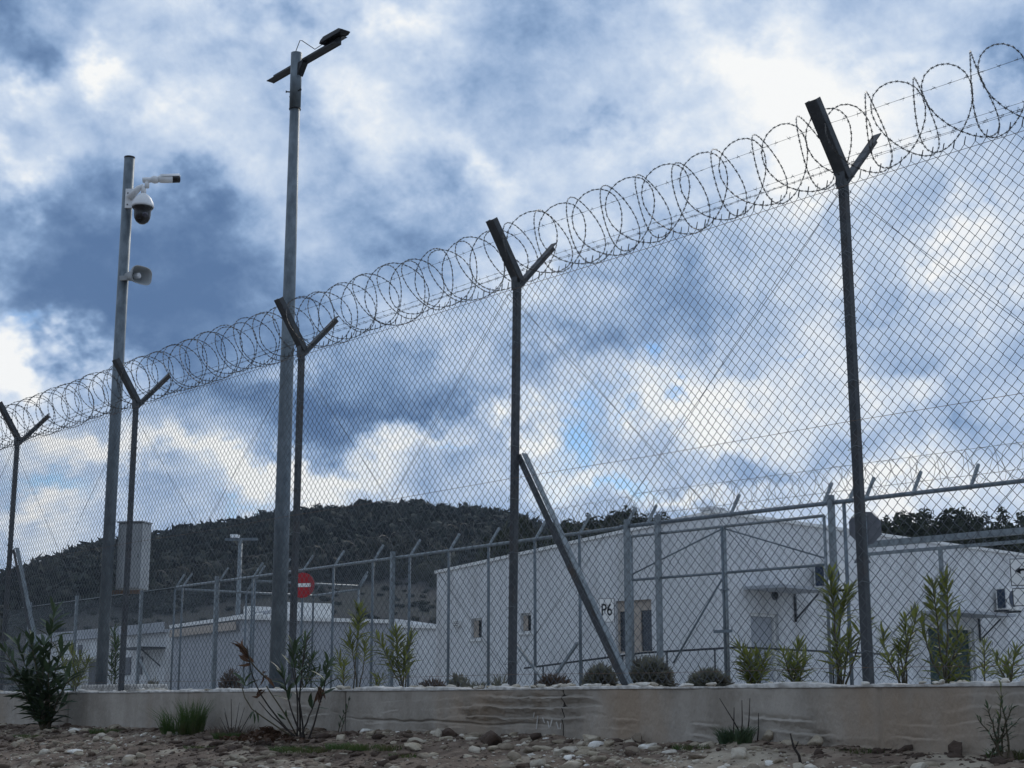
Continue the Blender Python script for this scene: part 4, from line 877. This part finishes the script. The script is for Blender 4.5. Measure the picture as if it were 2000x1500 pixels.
LY = leaf_set(m_leafy, 'y', width=.078, droop=.15); LG = leaf_set(m_leaf, 'g', width=.080, droop=.18); LD = leaf_set(m_leafdk, 'd', width=.115, droop=.22); LB = leaf_set(m_leafdry, 'b', width=.12, droop=.5, fold=.09)
# behind the fence, by the photograph's base point and tip points; depth given by t behind the fence
def behind(label, pxb, tips, t_=.5, leaves=LG, seed=0, L_=.13, per=12, start=.25, spread=56, r0=.007, name='oleander_shrub', stem=m_stem, group='young oleander shrubs behind the fence', topcrowd=True, depth_spread=.12, dens=1.45):
    g = random.Random(seed+900); s, _ = z_at(pxb, 1344, t_); base = W(s, t_, 0); stems = []
    for tp in tips:
        px, py = tp[0], tp[1]; y = base.y+g.uniform(-depth_spread, depth_spread); q = at(px, py, y); bx = g.uniform(-.03, .03); 
        if len(tp) > 3 and tp[3]: bx = at(tp[3], 1344, base.y).x-base.x
        stems.append(((bx, g.uniform(-.03, .03)), (q.x-base.x, y-base.y, q.z), g.uniform(-.03, .05), tp[2] if len(tp) > 2 else per) + ((tp[4],) if len(tp) > 4 else ()))
    return oleander(name, label, (base.x, base.y, 0), stems, leaves, stem, L_*1.12, per, start, spread, seed, r0, group, topcrowd=topcrowd, dens=dens)
behind('leafy oleander left of the tall right post with a bright olive top', 1645, [(1622,1130,13,0,.62),(1655,1160,10,0,.66),(1690,1215,5,0,.8),(1630,1245,8),(1658,1255,8),(1640,1285,5)], .45, LY, 1, .15, start=.45)
behind('twin topped oleander between the right post and the green door', 1765, [(1722,1240,7,0,.5),(1770,1215,10,0,.4),(1790,1205,9,0,.5),(1755,1262,8),(1735,1290,6)], .55, LY, 2, .12, start=.35)
behind('tall leafy oleander in front of the green lattice door', 1845, [(1822,1145,13,0,.55),(1850,1138,12,0,.6),(1805,1235,9),(1870,1225,10),(1880,1255,8),(1838,1245,10),(1890,1295,5)], .5, LY, 3, .14, start=.14, dens=1.1)
behind('small pale oleander at the right edge behind the wall', 1965, [(1945,1290,6),(1970,1285,7),(1985,1275,7)], 1.2, LY, 4, .12, start=.3)
behind('thin pale oleander sprig between the door and the right edge shrub', 1925, [(1922,1265,8)], 1.6, LY, 24, .11, start=.3)
behind('bushy oleander left of the centre of the right bay', 1472, [(1445,1265,13),(1465,1290,11),(1480,1280,12),(1498,1285,11),(1456,1300,8),(1490,1305,8)], .4, LY, 5, .12, start=.12)
behind('small oleander with two upright tops in the right bay', 1552, [(1530,1275,11),(1560,1268,14),(1545,1290,8),(1572,1290,7)], .4, LY, 6, .12, start=.12)
behind('tall thin oleander with round leafy top left of the middle post', 696, [(702,1195,17),(684,1250,9),(712,1262,8)], .5, LY, 7, .15, start=.62)
behind('oleander with drooping yellowish side tops left of centre', 668, [(660,1285,10),(672,1300,8)], .7, LY, 17, .13, start=.3)
behind('branching oleander right of the round topped one', 786, [(775,1240,14),(805,1248,12),(740,1250,10),(792,1285,9),(770,1300,8)], .5, LY, 8, .14, start=.42)
behind('tiny bright oleander at the foot of the branching one', 742, [(736,1322,6),(748,1325,6)], .4, LY, 9, .10, start=.15)
behind('narrow oleander between the camera pole and the next fence post', 224, [(222,1235,15),(228,1260,12),(218,1290,8)], 1.4, LG, 10, .16, start=.25)
behind('broad pale oleander clump left of the camera pole', 145, [(120,1290,10),(140,1275,11),(158,1285,10),(172,1295,9)], .9, LY, 11, .17, start=.2)
behind('upright green oleander just behind the foreground dry stems', 590, [(575,1262,14),(596,1250,12),(612,1285,9),(640,1300,8)], .5, LG, 12, .15, start=.25)
# foreground bush at the far left, in front of the wall
def front_base(px, py=1440, off=.25):
    s = s_at(px, py, WF-off); return W(s, WF-off, float(ground_z(np.array(s), np.array(WF-off))))
def fore(name, label, pxb, pyb, tips, leaves, seed, L_, spread, r0, stem=m_stem, off=.25, start=.3, group=None, droop=0.0, stop=1.0, topcrowd=True):
    base = front_base(pxb, pyb, off); g = random.Random(seed+33); stems = []
    for (px, py, n_, bow) in tips:
        y = base.y+g.uniform(-.12, .12); q = at(px, py, y); stems.append(((g.uniform(-.05, .05), g.uniform(-.04, .04)), (q.x-base.x, y-base.y, q.z-base.z), bow, n_))
    return oleander(name, label, tuple(base), stems, leaves, stem, L_, 10, start, spread, seed, r0, group, droop=droop, stop=stop, topcrowd=topcrowd)
fore('oleander_bush', 'large dark green leafy oleander bush growing in front of the wall at far left', 86, 1420, [(105,1200,17,.02),(60,1250,13,.03),(35,1262,12,.04),(10,1275,11,.05),(85,1262,12,.0),(120,1275,10,.02),(45,1330,8,.03),(135,1325,7,.05),(95,1315,9,.02),(70,1300,9,.02),(110,1340,8,.04),(60,1345,8,.0),(20,1320,8,.05),(88,1375,7,.0),(115,1385,6,.02)], LD, 41, .26, 62, .011, off=.30, start=.20)
dp = fore('dry_oleander', 'sparse oleander with bare dark stems and dried tips in front of the wall', 590, 1455, [(483,1262,0,-.10),(552,1318,5,-.02),(570,1305,2,.01),(601,1240,0,.03),(572,1270,6,.02),(640,1300,6,-.02),(626,1345,2,.0),(505,1370,0,-.02)], LD, 42, .17, 50, .0085, stem=m_stemdk, off=.30, start=.62)
g = random.Random(5)
def cluster(parent, px, py, yb, n_, meshes, L_, dirv_, spr=.7):
    base = parent.location; 
    for i in range(n_):
        q = at(px+g.uniform(-4, 4), py+g.uniform(-6, 6), yb); d = Vector(dirv_)+Vector((g.uniform(-spr, spr), g.uniform(-spr, spr), g.uniform(-spr, spr)))
        put_leaf(parent, g.choice(meshes), q-Vector(base), d, L_*g.uniform(.7, 1.1), g.uniform(-2, 2))
yb = dp.location.y
cluster(dp, 484, 1285, yb, 9, LB, .15, (-.7, 0, 1.4), .35); cluster(dp, 492, 1298, yb, 4, LB, .13, (-.8, 0, 0), .5)
cluster(dp, 480, 1335, yb, 7, LD, .13, (.1, 0, .6), .8); cluster(dp, 515, 1318, yb, 4, LB, .12, (.3, 0, -.5), .7); cluster(dp, 622, 1345, yb, 6, LB, .12, (0, 0, -1), .6)
cluster(dp, 500, 1360, yb, 4, LB, .10, (0, 0, .8), .8); cluster(dp, 560, 1400, yb, 4, LD, .10, (-.5, 0, .4), .8); cluster(dp, 495, 1385, yb, 3, LD, .10, (0, 0, -1), .4)
base = dp.location
for pts in ([(592,1450),(560,1432),(520,1405),(492,1385),(478,1362),(472,1340)], [(585,1448),(560,1400),(540,1370),(520,1340)], [(520,1325),(500,1305),(488,1290),(482,1268)]):
    MB().tube([at(a_, c_, yb)-Vector(base) for a_, c_ in pts], [.007-.001*i*.6 for i in range(len(pts))], 6).build('stem', m_stem, dp, True)
# small wall-side shrub at right, sticks, weeds
fore('wall_shrub', 'small dark shrub with fine leaves against the wall at right', 1945, 1462, [(1955,1372,12,.02),(1930,1385,10,.03),(1975,1385,10,.03),(1912,1405,8,.02),(1985,1410,7,.02),(1950,1400,8,0)], LD, 43, .055, 62, .006, off=.18, start=.3)
fore('thin_sprig', 'thin bare sprig standing in front of the wall near the right picture edge', 1950, 1455, [(1956,1340,5,.0)], LY, 44, .06, 55, .004, off=.2, start=.6)
fore('leafy_sprig', 'single narrow sprig climbing the crack left of centre', 668, 1432, [(676,1385,4,.01),(680,1370,2,-.01)], LD, 45, .06, 40, .005, off=.08, start=.4)

def blades(n_, rad, hmin, hmax, wdt, seed, lean=.5, flat=1.0):
    g2 = random.Random(seed); b = MB()
    for i in range(n_):
        a_ = g2.uniform(0, 6.28); r_ = rad*math.sqrt(g2.random()); x, y = r_*math.cos(a_), r_*math.sin(a_)*flat; h_ = g2.uniform(hmin, hmax); L2 = lean*g2.uniform(.1, 1)*h_; an = a_+g2.uniform(-.8, .8); dx, dy = math.cos(an)*L2, math.sin(an)*L2
        w_ = wdt*g2.uniform(.6, 1.2); wx, wy = -math.sin(a_*3)*w_, math.cos(a_*3)*w_; k_ = len(b.v)
        b.v += [(x-wx, y-wy, 0), (x+wx, y+wy, 0), (x+dx*.35-wx*.8, y+dy*.35-wy*.8, h_*.55), (x+dx*.35+wx*.8, y+dy*.35+wy*.8, h_*.55), (x+dx, y+dy, h_*(1-.15*lean))]
        b.f += [(k_, k_+1, k_+3, k_+2), (k_+2, k_+3, k_+4)]
    return b
p = front_base(352, 1440, .28); t = thing('grass_tuft', 'long dark green grass tuft against the wall at left', 'grass', tuple(p)); blades(420, .16, .06, .30, .003, 1, .9, .6).build('blades', m_grass, t, kind='stuff'); o = blades(260, .10, .18, .36, .003, 2, .45).build('tall_blades', m_grass, t, loc=(.10, .03, 0), kind='stuff')
for i, (px, py, rad, n_, h_, lab) in enumerate([(445,1442,.17,700,.075,'low bright grass patch right of the long tuft'),(715,1462,.40,1500,.06,'wide low grass patch at the wall foot left of centre'),(590,1468,.34,1100,.06,'thin grass around the base of the dry stems'),(205,1432,.22,500,.07,'sparse grass right of the large left bush'),(400,1462,.25,500,.045,'short grass scattered in the left rubble'),(1990,1480,.16,500,.07,'bright grass in the bottom right corner'),(1350,1462,.14,200,.05,'few grass blades in the right rubble'),(60,1440,.25,500,.05,'short grass at the foot of the large left bush'),(800,1478,.20,350,.04,'faint grass tufts near the long yellowish stone'),(1680,1470,.18,260,.04,'faint grass near the forked twig')]):
    s, t_, z = bank_point(px, py); p = W(s, t_, z-.01); t = thing('grass_patch', lab, 'grass', tuple(p), FROT); blades(n_, rad, h_*.4, h_, .0022, 10+i, 1.0, .5).build('blades', m_grass, t, kind='stuff')
p = front_base(1436, 1440, .15); t = thing('weed_tuft', 'dark weed tuft with bare sticks against the right wall', 'weed', tuple(p)); blades(380, .09, .04, .13, .0035, 21, .9, .6).build('blades', m_leafdk, t, kind='stuff')
for (x0_, x1_, h_) in ((.06, -.08, .25), (.03, .045, .24), (.06, .09, .25), (.12, .135, .17), (-.02, .0, .20)):
    MB().tube([(x0_, 0, 0), ((x0_+x1_)/2+.004, .0, h_*.5), (x1_, .01, h_)], [.0045, .0035, .002], 5).build('stick', m_stemdk, t, True)
p = front_base(455, 1430, .2); t = thing('dry_weed', 'dead dark weed stalks between the grass and the dry stems', 'weed', tuple(p)); 
for i in range(9): a_ = random.uniform(-.16, .2); MB().tube([(a_*.3, 0, 0), (a_, random.uniform(-.05, .05), random.uniform(.10, .30))], [.004, .0015], 5).build('stalk', m_stemdk, t, True)
blades(240, .2, .04, .12, .003, 23, 1.0, .6).build('dead_leaves', m_dry, t, kind='stuff')
s, t_, z = bank_point(1565, 1494); p = W(s, t_, z-.02); t = thing('twig', 'forked dark twig standing in the rubble at the bottom right', 'twig', tuple(p)); MB().tube([(0, 0, 0), (-.01, 0, .06), (-.035, 0, .10), (-.05, .0, .17)], [.008, .007, .006, .004], 6).build('stem', m_stemdk, t, True); MB().tube([(-.03, 0, .09), (-.01, 0, .13)], [.004, .002], 5).build('fork', m_stemdk, t, True)
s, t_, z = bank_point(520, 1452); t = thing('leaf_litter', 'heap of dried leaves and clods at the foot of the dry stems', 'leaf litter', tuple(W(s, t_, z)), FROT); t['kind'] = 'stuff'
lb = MB(); g2 = random.Random(8)
for i in range(260):
    x, y = g2.gauss(0, .22), g2.gauss(0, .10); c = Vector((x, y, .01+.08*math.exp(-(x/.2)**2-(y/.1)**2)+g2.uniform(0, .03))); d = Vector((g2.uniform(-1, 1), g2.uniform(-1, 1), g2.uniform(-.5, .5))).normalized()*g2.uniform(.02, .045); e = d.orthogonal().normalized()*.011; lb.quad(c-d, c+e, c+d, c-e+Vector((0, 0, .008)))
lb.build('dried_leaves', m_leafdry, t, kind='stuff')
# round grey-green bushes and low dry plants behind the wall edge
def bush(name, label, px, w_px, h_px, seed, mm, t_=.35, n_=1500, cat='bush', group='low dry shrubs on the wall top'):
    s, _ = z_at(px, 1342, t_); base = W(s, t_, 0); sc2 = base.y/3010; rx, h_ = w_px*sc2/2*.86, h_px*sc2*.86
    t = thing(name, label, cat, tuple(base), 0, group); g3 = np.random.default_rng(seed); b = MB()
    for i in range(n_):
        d = g3.normal(size=3); d[2] = abs(d[2]); d /= np.linalg.norm(d); r_ = .35+.65*g3.random()**.5; lump = 1+.2*noise.noise(Vector(d)*2.4+Vector((seed, 0, 0)))
        c = Vector((d[0]*rx*r_*lump, d[1]*rx*.8*r_*lump, d[2]*h_*r_*lump)); a_ = (Vector(d)+Vector(g3.normal(size=3))*.45).normalized(); e = a_.orthogonal().normalized(); e.rotate(Matrix.Rotation(g3.uniform(0, 6), 3, a_)); L2 = .055*g3.uniform(.6, 1.2)
        if i % 5 == 0 and c.z > 0: pass
        b.quad(c, c+a_*L2*.5+e*.0055, c+a_*L2, c+a_*L2*.5-e*.0055)
    b.build('foliage', mm, t, kind='stuff'); core = MB()
    for i in range(14):
        a_ = g3.uniform(0, 6.28); q = .5*g3.random(); core.tube([(0, 0, 0), (math.cos(a_)*rx*q, math.sin(a_)*rx*q, h_*.7)], [.006, .002], 4, False)
    core.build('twigs', m_stemdk, t, kind='stuff')
bush('round_bush', 'largest round silvery bush right of the diagonal strut foot', 1271, 96, 62, 1, m_silver, .3, 3200)
bush('round_bush', 'round silvery bush left of the diagonal strut foot', 1172, 66, 46, 2, m_silver, .35, 1900)
bush('round_bush', 'low flat silvery bush right of the largest round one', 1386, 82, 32, 3, m_silver, .35, 1700)
bush('dry_clump', 'low dry brown clump below the inner fence brace', 1080, 70, 24, 4, m_dry, .4, 700)
bush('dry_clump', 'dry twiggy clump left of the foreground dry stems', 450, 46, 44, 5, m_dry, .6, 800)
bush('dry_clump', 'small brown clump right of the branching oleander', 845, 60, 16, 6, m_dry, .4, 400)
bush('dry_clump', 'small dry plant at the left foot of the middle post', 895, 40, 30, 7, m_silver, .35, 300)
bush('dry_clump', 'tiny green clump left of the inner brace near the pole', 300, 28, 26, 8, m_silver, .6, 250)
for i, (px, h_, lab) in enumerate([(975,.17,'spiky dry plant beside the middle fence post'),(915,.11,'short spiky plant left of the middle fence post'),(935,.08,'tiny spiky plant between two inner fence posts')]):
    s, _ = z_at(px, 1342, .35); t = thing('spiky_plant', lab, 'plant', tuple(W(s, .35, 0)), 0, 'spiky plants by the middle post'); blades(46, .04, h_*.4, h_, .006, 60+i, .9).build('blades', m_silver, t, kind='stuff')

# thin air between the fence and the hill
hb = MB().box(-1700, 1700, -1700, 1700, -8, 75).build('haze', None); hb['kind'] = 'stuff'; hb['label'] = 'faint haze in the air up to the hill'
hm_ = bpy.data.materials.new('haze'); hm_.use_nodes = True; ht = hm_.node_tree; ht.nodes.clear()
pv = ht.nodes.new('ShaderNodeVolumePrincipled'); pv.inputs['Density'].default_value = .00020; pv.inputs['Color'].default_value = (.68, .82, 1, 1); pv.inputs['Anisotropy'].default_value = .3
ho = ht.nodes.new('ShaderNodeOutputMaterial'); ht.links.new(pv.outputs[0], ho.inputs['Volume']); hb.data.materials.append(hm_)
